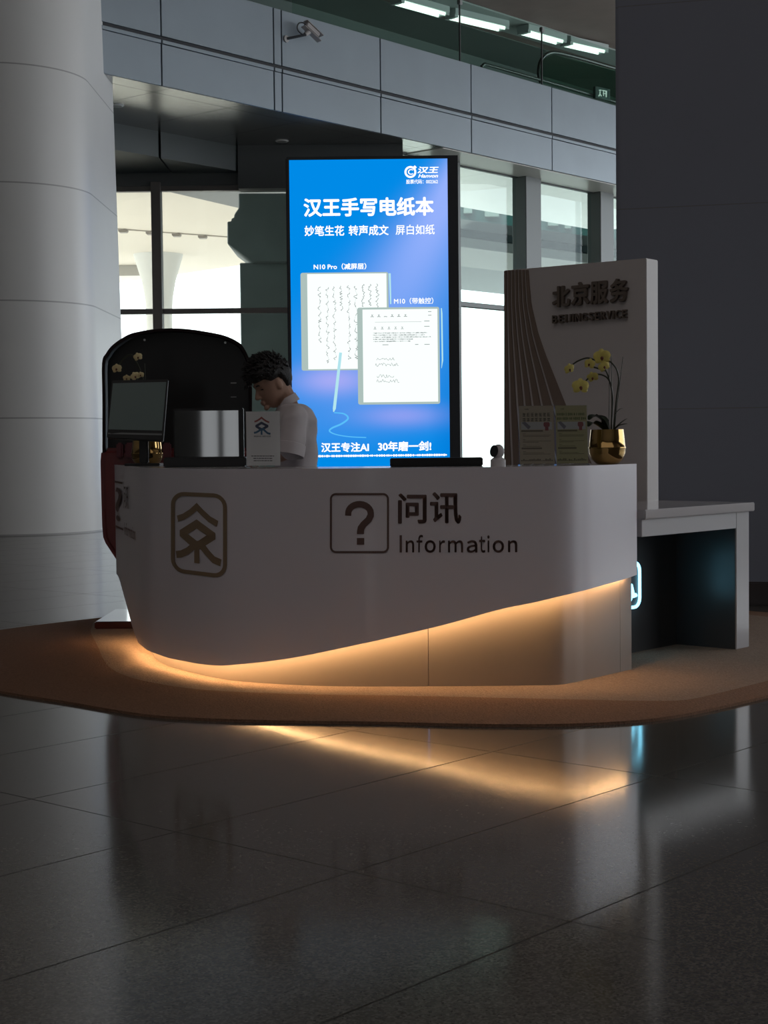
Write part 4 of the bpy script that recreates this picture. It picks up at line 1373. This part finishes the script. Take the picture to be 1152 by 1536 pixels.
def flower(parent, c, size, face, m, rot=0.0):
    ax = V(face).normalized()
    up0 = (V((0, 0, 1)) - ax * ax.z).normalized()
    R = Matrix.Rotation(rot, 3, ax)
    mb = MB()
    for k, (ang, r, w) in enumerate(((0, 1, 0.42), (125, 1, 0.40), (-125, 1, 0.40), (72, 1.05, 0.62), (-72, 1.05, 0.62))):
        up = R @ (Matrix.Rotation(math.radians(ang), 3, ax) @ up0)
        petal(mb, c, ax, up, size * r, size * w)
    f_ = obj('flower', mb, m, parent, smooth=True)
    l_ = MB()
    l_.ellipsoid(c + ax * size * 0.16 - up0 * size * 0.12, (size * 0.14, size * 0.2, size * 0.2), ax.to_track_quat('X', 'Z').to_matrix(), 12, 8)
    petal(l_, c + ax * size * 0.14, (ax - up0 * 0.3).normalized(), (-up0 + ax * 0.5).normalized(), size * 0.5, size * 0.16)
    obj('lip', l_, lip_m, f_, smooth=True, label='dark red lip')
def blade(mb, pts, w, n=7):
    pts = catmull(pts, n)
    rows = []
    for i, p in enumerate(pts):
        t = i / (len(pts) - 1)
        tg = (pts[min(i + 1, len(pts) - 1)] - pts[max(i - 1, 0)]).normalized()
        sd = tg.cross(V((0, 0, 1)))
        sd = sd.normalized() if sd.length > 1e-4 else V((0, 1, 0))
        nr = sd.cross(tg)
        hw = w * (math.sin(math.pi * (0.1 + 0.86 * t)) ** 0.6)
        rows.append([p - sd * hw + nr * hw * 0.35, p - sd * hw * 0.5 + nr * hw * 0.06, p, p + sd * hw * 0.5 + nr * hw * 0.06, p + sd * hw + nr * hw * 0.35])
    mb.loft(rows, cap=False, closed=False)
    return mb
def orchid(label, Y, pc, tpx, flowers, stems, stakes, leaves, fm_, group, potw, ph):
    """all given in pixels of the photo at the plant's own depth"""
    s_ = Y / F
    base = at(pc, tpx, Y)
    root = thing('potted_orchid', label, 'plant', (base.x, Y, ZT), group)
    R_ = potw / 2 * s_
    h = ph * s_
    prof = [(R_ * 0.50, 0.0), (R_ * 0.62, 0.004), (R_ * 0.86, h * 0.14), (R_ * 0.99, h * 0.32), (R_ * 1.01, h * 0.44), (R_ * 1.035, h * 0.46), (R_ * 1.035, h * 0.49), (R_ * 1.0, h * 0.51), (R_ * 0.95, h * 0.75), (R_ * 0.90, h), (R_ * 0.86, h), (R_ * 0.86, h * 0.9), (0.001, h * 0.88)]
    pot = obj('pot', MB().lathe((base.x, Y, ZT), prof, 40), gold, root, smooth=True, angle=50, label='polished gold pot')
    pt = lambda q: at(q[0], q[1], Y + (q[2] if len(q) > 2 else 0))
    for q in stems:
        obj('stem', MB().tube(catmull([pt(k) for k in q], 5), 1.15 * s_, 6), stem_m, root, smooth=True)
    for q in stakes:
        obj('stake', MB().tube([pt(k) for k in q], 0.55 * s_, 6), stem_m, root)
    for q, w_ in leaves:
        obj('leaf', blade(MB(), [pt(k) for k in q], w_ * s_), leaf_m, root, smooth=True)
    for (fx, fy, sz_, face, rot) in flowers:
        flower(root, at(fx, fy, Y + (-0.012)), sz_ * s_, face, fm_, rot)
    return root
orchid('yellow-flowered orchid in a gold pot at the counter end by the leaflets', 7.56, 911, 692,
       [(903, 535.5, 12.5, (-0.15, -1, -0.05), 0.1), (906.5, 549.5, 9.0, (0.25, -1, -0.15), 0.5), (884, 546, 8.5, (-0.55, -0.9, 0), -0.2), (889, 566, 8.5, (-0.3, -1, -0.4), 0.3), (871, 580, 12.5, (0.1, -1, -0.05), 0.0), (854.5, 553.5, 8.5, (0.5, -0.9, -0.3), 0.25)],
       [[(920, 652), (922, 625), (925.5, 592), (928, 571), (926, 557), (921, 548), (913, 541), (905, 538)],
        [(916.5, 652), (918, 620), (919, 595), (916, 577), (911.5, 562), (906.5, 552)],
        [(916, 575), (910, 566), (899, 561.5), (887, 564), (880, 570), (875, 577)],
        [(907, 556), (898, 553), (888, 550), (884, 548)],
        [(905, 541), (893, 540), (881, 537), (868, 541), (857, 548)]],
       [[(913, 650), (914, 590), (913.5, 531)], [(918, 650), (917.6, 590), (917.2, 531)], [(921, 650), (929, 580), (934.5, 535)]],
       [([(913, 648), (903, 632), (891, 624), (884, 630, -0.02)], 9), ([(912, 650), (900, 640, -0.03), (888, 634, -0.06), (883, 640, -0.08)], 9), ([(915, 650), (925, 641), (934, 633), (941, 628)], 4.5), ([(917, 650), (927, 640, -0.02), (935, 637, -0.03), (941, 636, -0.04)], 4.0), ([(921, 625), (926, 618), (930, 614), (934, 612.5)], 2.5), ([(911, 650), (905, 630, 0.03), (897, 625, 0.05), (890, 626, 0.06)], 8)],
       petal_m, 'potted orchids on the counter', 55, 52)
orchid('cream-flowered orchid in a gold pot half hidden behind the tilted monitor', 9.0, 221, 690,
       [(175, 553, 7.5, (-0.2, -1, 0.0), 0.1), (207, 535.5, 6.5, (0.2, -1, -0.1), 0.3), (190, 567.5, 5.5, (0, -1, -0.2), 0.0), (203, 564.5, 7.0, (0.3, -1, -0.05), 0.5), (211, 562.5, 5.0, (-0.2, -1, 0), 0.2)],
       [[(222, 664), (224, 630), (220, 590), (212, 560), (203, 540), (196, 532), (186, 538), (176, 550)],
        [(219, 664), (216, 620), (212, 585), (206, 570), (198, 565), (191, 566)]],
       [[(221, 664), (220, 600), (217, 545)]],
       [([(221, 664), (213, 655), (204, 652), (198, 655)], 5), ([(222, 664), (230, 655), (238, 652), (244, 656)], 5)],
       petal2_m, 'potted orchids on the counter', 47, 38)

# ================================================================== THE GALLERY ABOVE
rail_glass = glass('balustrade_glass', (0.84, 0.92, 0.89), 0.3)
zg = bu(690, 3, 0.12)[1]
ug = [bu(438, 18, 0.12)[0], bu(690, 90, 0.12)[0], bu(813, 120, 0.12)[0], bu(813, 120, 0.12)[0] + 4.2]
labels = ['first clear glass balustrade panel on the gallery beam, above the camera', 'middle clear glass balustrade panel on the gallery beam, above the screen', 'last clear glass balustrade panel on the gallery beam, by the dark column']
zg2 = [zg + 0.02, zg, bu(813, 40, 0.12)[1]]
clamp_m = mat('steel_clamp', (0.35, 0.36, 0.36), 0.4, 0.8)
for k in range(3):
    t = thing('glass_balustrade', labels[k], 'balustrade', bp(ug[k], 0.12, zt), 'glass balustrade panels on the gallery')
    obj('glass_panel', MB().obox(bp(ug[k] + 0.02, 0.12, zt), U * (ug[k + 1] - ug[k] - 0.06), -N * 0.015, V((0, 0, zg + 0.06 - zt))), rail_glass, t)
    if k:
        obj('joint', MB().obox(bp(ug[k] - 0.004, 0.115, zt), U * 0.024, -N * 0.025, V((0, 0, zg + 0.04 - zt))), mat('joint_black', (0.015, 0.017, 0.016), 0.5), t)
        obj('clamp', MB().obox(bp(ug[k] - 0.03, 0.09, zg - 0.05), U * 0.09, -N * 0.07, V((0, 0, 0.09))), clamp_m, t, bevel=0.01)
# escalator handrails behind the glass
def galz(px, py, depth):
    return atp(px, py, b0 - N * depth, N)
esc = thing('escalator', 'escalator with curved black handrail behind the gallery glass', 'escalator', bp(bu(813, 120, 1.2)[0], 1.2, zt - 0.2))
hr = [galz(*q, 1.2) for q in ((811, 124), (808, 112), (808.5, 100), (812, 89), (820, 81), (831, 78.5), (850, 82), (880, 90), (925, 103), (990, 121))]
obj('handrail', MB().tube(catmull(hr, 4), 0.035, 8), mat('handrail_rubber', (0.015, 0.02, 0.018), 0.4), esc, smooth=True)
pg = [galz(*q, 1.22) for q in ((812, 124), (810, 102), (815, 88), (831, 82), (925, 106), (990, 124), (990, 175))]
obj('side_glass', MB().prism(pg, -N * 0.012), glass('escalator_glass', (0.62, 0.78, 0.70), 0.5), esc)
hr2 = [galz(*q, 0.5) for q in ((722, 100), (726, 96.5), (733, 97.5), (780, 111), (840, 128), (900, 146), (990, 172))]
tag(obj('handrail', MB().tube(catmull(hr2, 3), 0.03, 8), mat('handrail_dark', (0.03, 0.035, 0.033), 0.35), smooth=True), 'low dark handrail running along the gallery edge to the exit sign', 'handrail')
# little lit exit sign
ex_t = thing('exit_sign', 'small dark green exit sign with pale figure on the gallery edge', 'sign', galz(904, 150, 0.4))
pc = [galz(*q, 0.4) for q in ((893, 129), (915.5, 134), (915.5, 151), (893, 147))]
obj('sign_box', MB().prism(pc, -N * 0.06), mat('exit_green', (0.02, 0.055, 0.048), 0.4), ex_t, bevel=0.006)
m_ = MB()
fx = lambda x, y: galz(893 + x, 129.5 + y + x * 0.21, 0.4) + N * 0.006
for pts_, w_ in (([(5, 5), (9, 4)], 1.6), ([(7, 6), (6.5, 11), (4.5, 14)], 1.6), ([(6.5, 10), (9, 13)], 1.5), ([(10, 4), (16, 4), (16, 13)], 1.6), ([(11, 8), (15, 8)], 1.2), ([(12, 5), (12, 12)], 1.2)):
    band2d(m_, pts_, w_, fx, 99)
obj('figure', m_, emission('exit_figure_lit', (0.75, 0.95, 0.85), 0.6), ex_t)
# light strips under the upper ceiling
tube_m = emission('fluorescent', (0.80, 1.0, 0.90), 2.2)
house_m = mat('strip_housing', (0.45, 0.52, 0.50), 0.5)
ZL = CEIL - 0.25
p0, p1 = atz(590, 2, ZL), atz(840, 78, ZL)
LD = (p1 - p0).normalized()
LN = V((LD.y, -LD.x, 0))
spans = [((594, 3), (666, 23)), ((675, 25), (756, 44)), ((784, 48), (842, 64)), ((848, 66), (905, 79))]
names_ = ['first lit double tube strip on the upper ceiling, above the screen', 'second lit double tube strip on the upper ceiling, beside the glass joint', 'third lit double tube strip on the upper ceiling, above the curved handrail', 'last lit double tube strip on the upper ceiling, beside the dark column']
band = MB().obox(atz(500, -23, CEIL - 0.05) + LN * 0.3, LD * 26, LN * 1.1, V((0, 0, 0.045)))
struct(obj('ceiling_panel', band, mat('ceiling_band', (0.33, 0.38, 0.36), 0.6)))
gband = MB().obox(atz(500, -23, CEIL - 0.03) - LN * 6.5, LD * 26, LN * 6.4, V((0, 0, 0.025)))
struct(obj('ceiling_panel', gband, mat('ceiling_green', (0.10, 0.135, 0.12), 0.6, noise_amt=0.1, noise_scale=1)))
for (qa, qb), nm in zip(spans, names_):
    a, b = atz(*qa, ZL), atz(*qb, ZL)
    d_ = (b - a)
    L_ = d_.length
    d_.normalize()
    sd = V((d_.y, -d_.x, 0))
    t = thing('strip_light', nm, 'light', a, 'strip lights on the upper ceiling')
    obj('housing', MB().obox(a - sd * 0.22 + V((0, 0, 0.03)), d_ * L_, sd * 0.44, V((0, 0, 0.17))), house_m, t, bevel=0.01)
    for s_ in (-0.12, 0.12):
        obj('tube', MB().tube([a + sd * s_ + d_ * 0.1, b + sd * s_ - d_ * 0.1], 0.05, 8), tube_m, t, smooth=True)
    for e_ in (a, b - d_ * 0.12):
        obj('end_cap', MB().obox(e_ - sd * 0.2 + V((0, 0, -0.04)), d_ * 0.12, sd * 0.4, V((0, 0, 0.1))), house_m, t)
# two downlights in the soffit
for px, py, lab in ((175, 159, 'round white downlight in the shiny soffit beside the white column'), (423, 212.5, 'round white downlight in the shiny soffit beside the blue screen')):
    p = atz(px, py, ZB - 0.012)
    t = thing('downlight', lab, 'downlight', (p.x, p.y, ZB - 0.03), 'downlights in the soffit')
    r0 = 0.115
    obj('rim', MB().lathe((p.x, p.y, 0), [(r0 * 0.72, ZB), (r0, ZB), (r0, ZB - 0.008), (r0 * 0.92, ZB - 0.014), (r0 * 0.72, ZB - 0.014), (r0 * 0.70, ZB - 0.005)], 28), mat('downlight_white', (0.8, 0.8, 0.78), 0.3), t, smooth=True)
    obj('lens', MB().lathe((p.x, p.y, 0), [(r0 * 0.71, ZB - 0.004), (r0 * 0.71, ZB - 0.014), (0.002, ZB - 0.016)], 28), mat('downlight_lens', (0.5, 0.5, 0.48), 0.2), t)
# security camera on the beam
cw = lambda px, py, d_=0.0: atp(px, py, b0, N) + N * d_
cam_t = thing('security_camera', 'grey security camera on a bracket with looped cable on the beam', 'camera', cw(428, 58))
cm = mat('camera_grey', (0.42, 0.39, 0.38), 0.4)
cdk = mat('camera_dark', (0.04, 0.045, 0.05), 0.5)
zoomc = lambda x, y, d_=0.0: cw(410 + x / 16.46, 20 + y / 16.46, d_)
obj('wall_plate', MB().disc(zoomc(300, 635), N, 0.055, 0.03, 20), cm, cam_t, smooth=True)
obj('arm', MB().tube([zoomc(310, 632, 0.02), zoomc(430, 610, 0.12), zoomc(560, 580, 0.2)], 0.022, 8), cdk, cam_t, smooth=True)
obj('joint', MB().tube([zoomc(560, 580, 0.2), zoomc(640, 510, 0.2)], [0.03, 0.055], 10), cm, cam_t, smooth=True)
ca, cb_ = zoomc(570, 330, 0.2), zoomc(830, 625, 0.24)
dv = (cb_ - ca).normalized()
sdv = dv.cross(N).normalized()
upv = sdv.cross(dv).normalized()
obj('camera_body', MB().obox(ca - sdv * 0.045 - upv * 0.05, dv * (cb_ - ca).length, sdv * 0.09, upv * 0.10), cm, cam_t, bevel=0.012)
obj('sun_shield', MB().obox(ca + sdv * -0.062 - upv * 0.055 - dv * 0.03, dv * ((cb_ - ca).length + 0.10), sdv * 0.012, upv * 0.11).obox(ca + sdv * 0.05 - upv * 0.055 - dv * 0.03, dv * ((cb_ - ca).length + 0.10), sdv * 0.012, upv * 0.11), mat('camera_shield', (0.48, 0.44, 0.42), 0.4), cam_t, bevel=0.004)
obj('lens', MB().disc(cb_, dv, 0.032, 0.02, 16), cdk, cam_t, smooth=True)
obj('cable', MB().tube(catmull([zoomc(545, 590, 0.2), zoomc(490, 550, 0.18), zoomc(435, 470, 0.16), zoomc(412, 380, 0.16), zoomc(435, 300, 0.17), zoomc(490, 278, 0.18), zoomc(540, 300, 0.2), zoomc(570, 350, 0.2)], 5), 0.012, 6), cdk, cam_t, smooth=True)

# ================================================================== THE PERSON
YPn = 8.38
SP = YPn / F
def pp(px, py, dy=0.0):
    return at(px, py, YPn) + V((0, dy, 0))
def remeshed(mb, voxel, smooth_it=4):
    me = bpy.data.meshes.new('tmp')
    me.from_pydata(mb.v, [], mb.f)
    bm = bmesh.new(); bm.from_mesh(me)
    bmesh.ops.recalc_face_normals(bm, faces=bm.faces)
    bm.to_mesh(me); bm.free()
    o = bpy.data.objects.new('tmp', me)
    COL.objects.link(o)
    r = o.modifiers.new('r', 'REMESH'); r.mode = 'VOXEL'; r.voxel_size = voxel
    if smooth_it:
        s_ = o.modifiers.new('s', 'SMOOTH'); s_.iterations = smooth_it; s_.factor = 0.5
    dg = bpy.context.evaluated_depsgraph_get()
    ev = o.evaluated_get(dg)
    m2 = ev.to_mesh()
    out = MB().add([v.co.copy() for v in m2.vertices], [list(p.vertices) for p in m2.polygons])
    ev.to_mesh_clear()
    bpy.data.objects.remove(o)
    return out
def limb(mb, pts, rs, n=14):
    P_ = catmull(pts, 5)
    R_ = [interp(i / 5.0, [(k, r) for k, r in enumerate(rs)]) for i in range(len(P_))]
    mb.tube(P_, R_, n)
    mb.ellipsoid(pts[0], (rs[0],) * 3, None, 12, 8)
    mb.ellipsoid(pts[-1], (rs[-1],) * 3, None, 12, 8)
person = thing('person', 'person in a white short-sleeved shirt standing behind the counter, looking down', 'person', (pp(445, 700).x, YPn + 0.02, ZP))
# head: its own frame, facing left and a little to the camera, bowed
hc = pp(408.5, 574)
yaw, pit = math.radians(24), math.radians(30)
fwd = V((-math.cos(yaw), -math.sin(yaw), 0))
side = V((-fwd.y, fwd.x, 0))               # towards the person's left... and the camera
if side.y > 0:
    side = -side
Rp = Matrix.Rotation(pit, 3, side if side.cross(fwd).z < 0 else -side)
fw = (Rp @ fwd)
if fw.z > 0:
    Rp = Rp.inverted(); fw = Rp @ fwd
upv = (Rp @ V((0, 0, 1)))
def hd_(f_, s_, u_):
    return hc + fw * f_ + side * s_ + upv * u_
bodyM = MB()
def headsurf(th, ph, grow=0.0):
    """th from the crown, ph around from the face"""
    cf, cs, cu = math.sin(th) * math.cos(ph), math.sin(th) * math.sin(ph), math.cos(th)
    f_ = cf * (0.098 if cf > 0 else 0.100)
    s_ = cs * 0.077
    u_ = cu * (0.112 if cu > 0 else 0.128)
    if cu < 0:                                   # narrow to the jaw, keep the chin forward
        k = -cu
        s_ *= 1 - 0.42 * k ** 1.5
        if cf > 0:
            f_ = f_ * (1 + 0.10 * k) + 0.022 * k * k
        else:
            f_ *= 1 - 0.35 * k
    # brow, eye hollow, cheek
    if cf > 0.3:
        e_ = math.exp(-((cu - 0.02) / 0.13) ** 2) * math.exp(-((abs(cs) - 0.36) / 0.17) ** 2)
        f_ -= 0.014 * e_
        f_ += 0.006 * math.exp(-((cu - 0.24) / 0.10) ** 2) * math.exp(-(cs / 0.6) ** 2)
    g_ = 1 + grow
    return hd_(f_ * g_, s_ * g_, u_ * g_)
vs, fs = [], []
NA, NB = 40, 28
for j in range(NB + 1):
    for i in range(NA):
        vs.append(headsurf(math.pi * j / NB, 2 * math.pi * i / NA))
for j in range(NB):
    for i in range(NA):
        fs.append([j * NA + i, (j + 1) * NA + i, (j + 1) * NA + (i + 1) % NA, j * NA + (i + 1) % NA])
bodyM.add(vs, fs)
Mh = Matrix((fw, side, upv)).transposed()
nose = [hd_(0.092, 0, 0.012), hd_(0.105, 0, -0.010), hd_(0.117, 0, -0.030), hd_(0.111, 0, -0.040)]
bodyM.tube(nose, [0.007, 0.009, 0.0125, 0.009], 10)
for s_ in (-1, 1):
    bodyM.ellipsoid(hd_(0.104, 0.011 * s_, -0.036), (0.010, 0.008, 0.007), Mh, 10, 6)
    bodyM.ellipsoid(hd_(-0.004, 0.076 * s_, -0.012), (0.018, 0.008, 0.031), Mh, 12, 8)
bodyM.ellipsoid(hd_(0.103, 0, -0.060), (0.009, 0.022, 0.006), Mh, 12, 6)
bodyM.ellipsoid(hd_(0.102, 0, -0.071), (0.009, 0.019, 0.007), Mh, 12, 6)
bodyM.ellipsoid(hd_(0.095, 0, -0.098), (0.014, 0.022, 0.014), Mh, 12, 6)
# neck and trunk
nb = pp(433.5, 607, 0.01)
limb(bodyM, [hd_(-0.025, 0, -0.045), (hd_(-0.03, 0, -0.10) + nb) / 2, nb], [0.054, 0.049, 0.048])
hip = V((pp(446, 700).x, YPn + 0.02, ZP + 0.86))
chest = pp(438, 652, 0.02)
shl, shr = pp(446, 626, -0.165), pp(441, 622, 0.195)       # near (left) and far (right) shoulder
def sect(c, f_, s_, ang=0.0, n=20, sf=V((-0.93, -0.36, 0))):
    sf = sf.normalized()
    ss = V((sf.y, -sf.x, 0))
    tilt = V((0, 0, 1))
    return [c + sf * (f_ * math.cos(2 * math.pi * k / n)) + ss * (s_ * math.sin(2 * math.pi * k / n)) + tilt * 0 for k in range(n)]
def trunk(grow):
    rows = [(hip + V((0, 0, -0.08)), 0.105, 0.155), (hip, 0.108, 0.155), (hip + V((-0.01, 0, 0.14)), 0.100, 0.138), (chest + V((0.012, 0, -0.10)), 0.108, 0.150), (chest, 0.115, 0.165), (pp(441, 630, 0.015), 0.105, 0.175), (pp(440.5, 616, 0.015), 0.075, 0.145), (pp(436, 606, 0.012), 0.056, 0.068)]
    return [sect(c, f_ + grow, s_ + grow) for c, f_, s_ in rows]
bodyM.loft(trunk(-0.012))
# arms: near arm hangs and bends forward; far arm likewise, hands together over the work
el_n, wr_n = pp(438, 676, -0.20), pp(410, 688, -0.16)
el_f, wr_f = pp(428, 676, 0.20), pp(402, 690, 0.08)
limb(bodyM, [shl, (shl + el_n) / 2 + V((0.008, -0.008, 0)), el_n], [0.050, 0.045, 0.038])
limb(bodyM, [el_n, (el_n + wr_n) / 2, wr_n], [0.038, 0.037, 0.026])
limb(bodyM, [shr, (shr + el_f) / 2 + V((0.008, 0.008, 0)), el_f], [0.050, 0.045, 0.038])
limb(bodyM, [el_f, (el_f + wr_f) / 2, wr_f], [0.038, 0.037, 0.026])
def hand(wr, d, out):
    d = d.normalized()
    z_ = V((0, 0, -1))
    sd = d.cross(z_).normalized() * out
    dn = sd.cross(d).normalized()
    if dn.z > 0:
        dn = -dn
    palm = wr + d * 0.045
    bodyM.ellipsoid(palm, (0.050, 0.040, 0.016), Matrix((d, sd, dn)).transposed(), 16, 10)
    for k, (o_, L_) in enumerate(((-0.028, 0.066), (-0.010, 0.076), (0.009, 0.072), (0.027, 0.058))):
        a = palm + d * 0.040 + sd * o_
        b = a + d * L_ * 0.45 + dn * 0.008
        c_ = b + d * L_ * 0.32 + dn * 0.018
        e_ = c_ + d * L_ * 0.16 + dn * 0.018
        bodyM.tube([a - d * 0.015, a, b, c_, e_], [0.009, 0.0092, 0.0085, 0.0078, 0.0062], 8)
        bodyM.ellipsoid(e_, (0.0064,) * 3, None, 8, 6)
    a = wr + d * 0.022 - sd * 0.028
    bodyM.tube([a, a + d * 0.020 - sd * 0.022 + dn * 0.006, a + d * 0.045 - sd * 0.030 + dn * 0.014, a + d * 0.062 - sd * 0.028 + dn * 0.020], [0.013, 0.0115, 0.010, 0.0075], 8)
hand(wr_n, V((-0.45, 0.85, 0.05)), 1)
hand(wr_f, V((-0.65, 0.3, 0.05)), -1)
# legs and feet
lf = V((-0.93, -0.36, 0)).normalized()
ls_ = V((lf.y, -lf.x, 0))
for s_ in (-1, 1):
    h0 = hip + ls_ * (0.09 * s_) + V((0, 0, -0.06))
    kn = V((h0.x, h0.y, ZP + 0.47)) + lf * 0.01
    an = V((h0.x, h0.y, ZP + 0.09)) - lf * 0.01
    limb(bodyM, [h0, kn, an], [0.085, 0.058, 0.040])
    limb(bodyM, [an, an + lf * 0.12 + V((0, 0, -0.05))], [0.042, 0.03])
skin_m = mat('skin', (0.42, 0.25, 0.18), 0.55, noise_amt=0.04, noise_scale=30)
body = obj('body', remeshed(bodyM, 0.0052, 3), skin_m, person, smooth=True, angle=180)
# eyes and brows: small closed lids in dark line
fc = MB()
for s_ in (-1, 1):
    e0 = [hd_(0.0855 - 0.010 * abs(k - 1.5) / 1.5, s_ * (0.020 + 0.0085 * k), 0.004 - 0.002 * abs(k - 1.5)) for k in range(4)]
    fc.tube(e0, 0.0028, 6)
    e0 = [hd_(0.096 - 0.004 * k, s_ * (0.014 + 0.010 * k), 0.026 + (0.004 if 0 < k < 3 else 0)) for k in range(4)]
    fc.tube(e0, [0.002, 0.0042, 0.0038, 0.002], 6)
hair_m = mat('black_hair', (0.010, 0.008, 0.008), 0.5, bump=0.5, noise_scale=120)
obj('eyebrows', fc, hair_m, body, smooth=True)
# hair: a cap with tufts, short at the sides, swept forward over the brow
vs, fs = [], []
NA, NB = 64, 40
for j in range(NB + 1):
    for i in range(NA):
        th, ph = math.pi * j / NB, 2 * math.pi * i / NA
        cph = math.cos(ph)
        lim = interp(cph, [(-1, 2.05), (-0.5, 1.95), (-0.28, 1.5), (-0.2, 1.36), (0.28, 1.36), (0.42, 1.20), (0.6, 1.10), (1, 1.12)])
        base = headsurf(th, ph, 0.0)
        nd = (base - hc).normalized()
        k = 1 / (1 + math.exp((th - lim) / 0.035))
        nv = noise.noise(V((ph * 3.5, th * 7, 0.3))) * 0.5 + noise.noise(V((math.cos(ph) * 9, math.sin(ph) * 9, th * 13))) * 0.5
        thick = 0.026 + 0.016 * max(0, math.cos(th)) + 0.012 * max(0, cph) * math.sin(th) + 0.012 * nv
        thick *= 0.45 + 0.55 * min(1, max(0, (1.9 - th) / 0.8))
        vs.append(base + nd * (thick * k - 0.014 * (1 - k)))
for j in range(NB):
    for i in range(NA):
        fs.append([j * NA + i, (j + 1) * NA + i, (j + 1) * NA + (i + 1) % NA, j * NA + (i + 1) % NA])
hm = MB().add(vs, fs)
for k in range(520):
    th, ph = random.uniform(0.05, 1.30), random.uniform(-math.pi, math.pi)
    if th > 1.0 and abs(ph) < 0.9 and random.random() < 0.3:
        continue
    b_ = headsurf(th, ph)
    nd = (b_ - hc).normalized()
    dirn = (nd * 0.8 + fw * random.uniform(0.1, 0.7) + V((random.uniform(-.4, .4), random.uniform(-.4, .4), random.uniform(-.3, .3)))).normalized()
    s0 = b_ + nd * (0.026 + 0.012 * max(0, math.cos(th)) + 0.008 * max(0, math.cos(ph)))
    L_ = random.uniform(0.014, 0.034) * (0.6 if th > 1.0 else 1.0)
    hm.tube([s0, s0 + dirn * L_ * 0.6, s0 + dirn * L_ + fw * 0.004], [0.0062, 0.0042, 0.0006], 5)
obj('hair', hm, hair_m, body, smooth=True, angle=180)
# shirt
shM = MB()
shM.loft(trunk(0.010))
def sleeve(sh, el):
    mid = sh.lerp(el, 0.50)
    hem = sh.lerp(el, 0.88)
    limb(shM, [sh, mid, hem], [0.066, 0.069, 0.071])
sleeve(shl, el_n)
sleeve(shr, el_f)
sm_ = remeshed(shM, 0.011, 6)
# cloth folds: a small relief along the surface
for p in sm_.v:
    q = V((p.x * 9, p.y * 9, p.z * 16))
    p += V((noise.noise(q), noise.noise(q + V((7, 1, 3))), noise.noise(q + V((2, 9, 5))) * 0.6)) * 0.010
shirt_m = mat('white_shirt', (0.54, 0.49, 0.50), 0.8, noise_amt=0.03, noise_scale=25, sheen=0.2)
shirt = obj('shirt', sm_, shirt_m, body, smooth=True, angle=180)
for sh_, el_ in ((shl, el_n), (shr, el_f)):
    ax_ = (el_ - sh_).normalized()
    c_ = sh_.lerp(el_, 0.86)
    u_ = ax_.orthogonal().normalized()
    v_ = ax_.cross(u_)
    ring_ = [[c_ + ax_ * t_ + (u_ * math.cos(a) + v_ * math.sin(a)) * (0.0735 + r_) for a in [2 * math.pi * k / 28 for k in range(28)]] for t_, r_ in ((-0.012, 0.0), (-0.010, 0.004), (0.014, 0.0055), (0.050, 0.0045), (0.052, -0.002), (0.040, -0.012))]
    obj('sleeve_hem', MB().loft(ring_, cap=False), shirt_m, shirt, smooth=True)
# collar: two standing leaves around the neck
co = MB()
cc = pp(431.0, 603.5, 0.01)
tilt = V((-0.42, -0.1, 0.9)).normalized()
s1 = V((0, 1, 0)) - tilt * tilt.y
s1.normalize()
s2 = s1.cross(tilt)
if s2.x > 0:
    s2 = -s2
rows = []
for k in range(25):
    a = math.radians(-158 + 316 * k / 24 + 180)
    d_ = s2 * math.cos(a) + s1 * math.sin(a)
    fr_ = max(0, math.cos(a))
    rows.append([cc + d_ * 0.066 - tilt * (0.012 + 0.035 * fr_), cc + d_ * 0.059 + tilt * (0.030 - 0.035 * fr_), cc + d_ * 0.054 + tilt * (0.029 - 0.035 * fr_), cc + d_ * 0.060 - tilt * (0.012 + 0.035 * fr_)])
co.loft(rows)
obj('collar', co, shirt_m, shirt, smooth=True)
# trousers and shoes
trM = MB()
trM.loft([sect(hip + V((0, 0, -0.14)), 0.112, 0.165), sect(hip + V((0, 0, 0.02)), 0.118, 0.166), sect(hip + V((0, 0, 0.10)), 0.108, 0.150)])
for s_ in (-1, 1):
    h0 = hip + ls_ * (0.09 * s_) + V((0, 0, -0.06))
    limb(trM, [h0, V((h0.x, h0.y, ZP + 0.47)) + lf * 0.01, V((h0.x, h0.y, ZP + 0.09)) - lf * 0.01], [0.098, 0.080, 0.068])
obj('trousers', remeshed(trM, 0.012, 4), mat('dark_trousers', (0.02, 0.021, 0.026), 0.8), body, smooth=True, angle=180)
for s_ in (-1, 1):
    h0 = hip + ls_ * (0.09 * s_)
    c_ = V((h0.x, h0.y, ZP)) + lf * 0.06
    m_ = MB()
    rows = []
    for k in range(9):
        t = -0.115 + 0.26 * k / 8
        w_ = 0.045 * math.sqrt(max(0.05, 1 - ((t - 0.015) / 0.15) ** 2))
        h_ = 0.085 - 0.045 * k / 8
        rows.append([c_ + lf * t + ls_ * (w_ * math.cos(a)) + V((0, 0, max(0.0, h_ * math.sin(a)))) for a in [math.pi * q / 8 for q in range(9)]] + [c_ + lf * t + ls_ * -w_, c_ + lf * t + ls_ * w_])
    m_.loft(rows)
    obj('shoe', m_, mat('black_shoe', (0.012, 0.012, 0.012), 0.35), body, smooth=True)
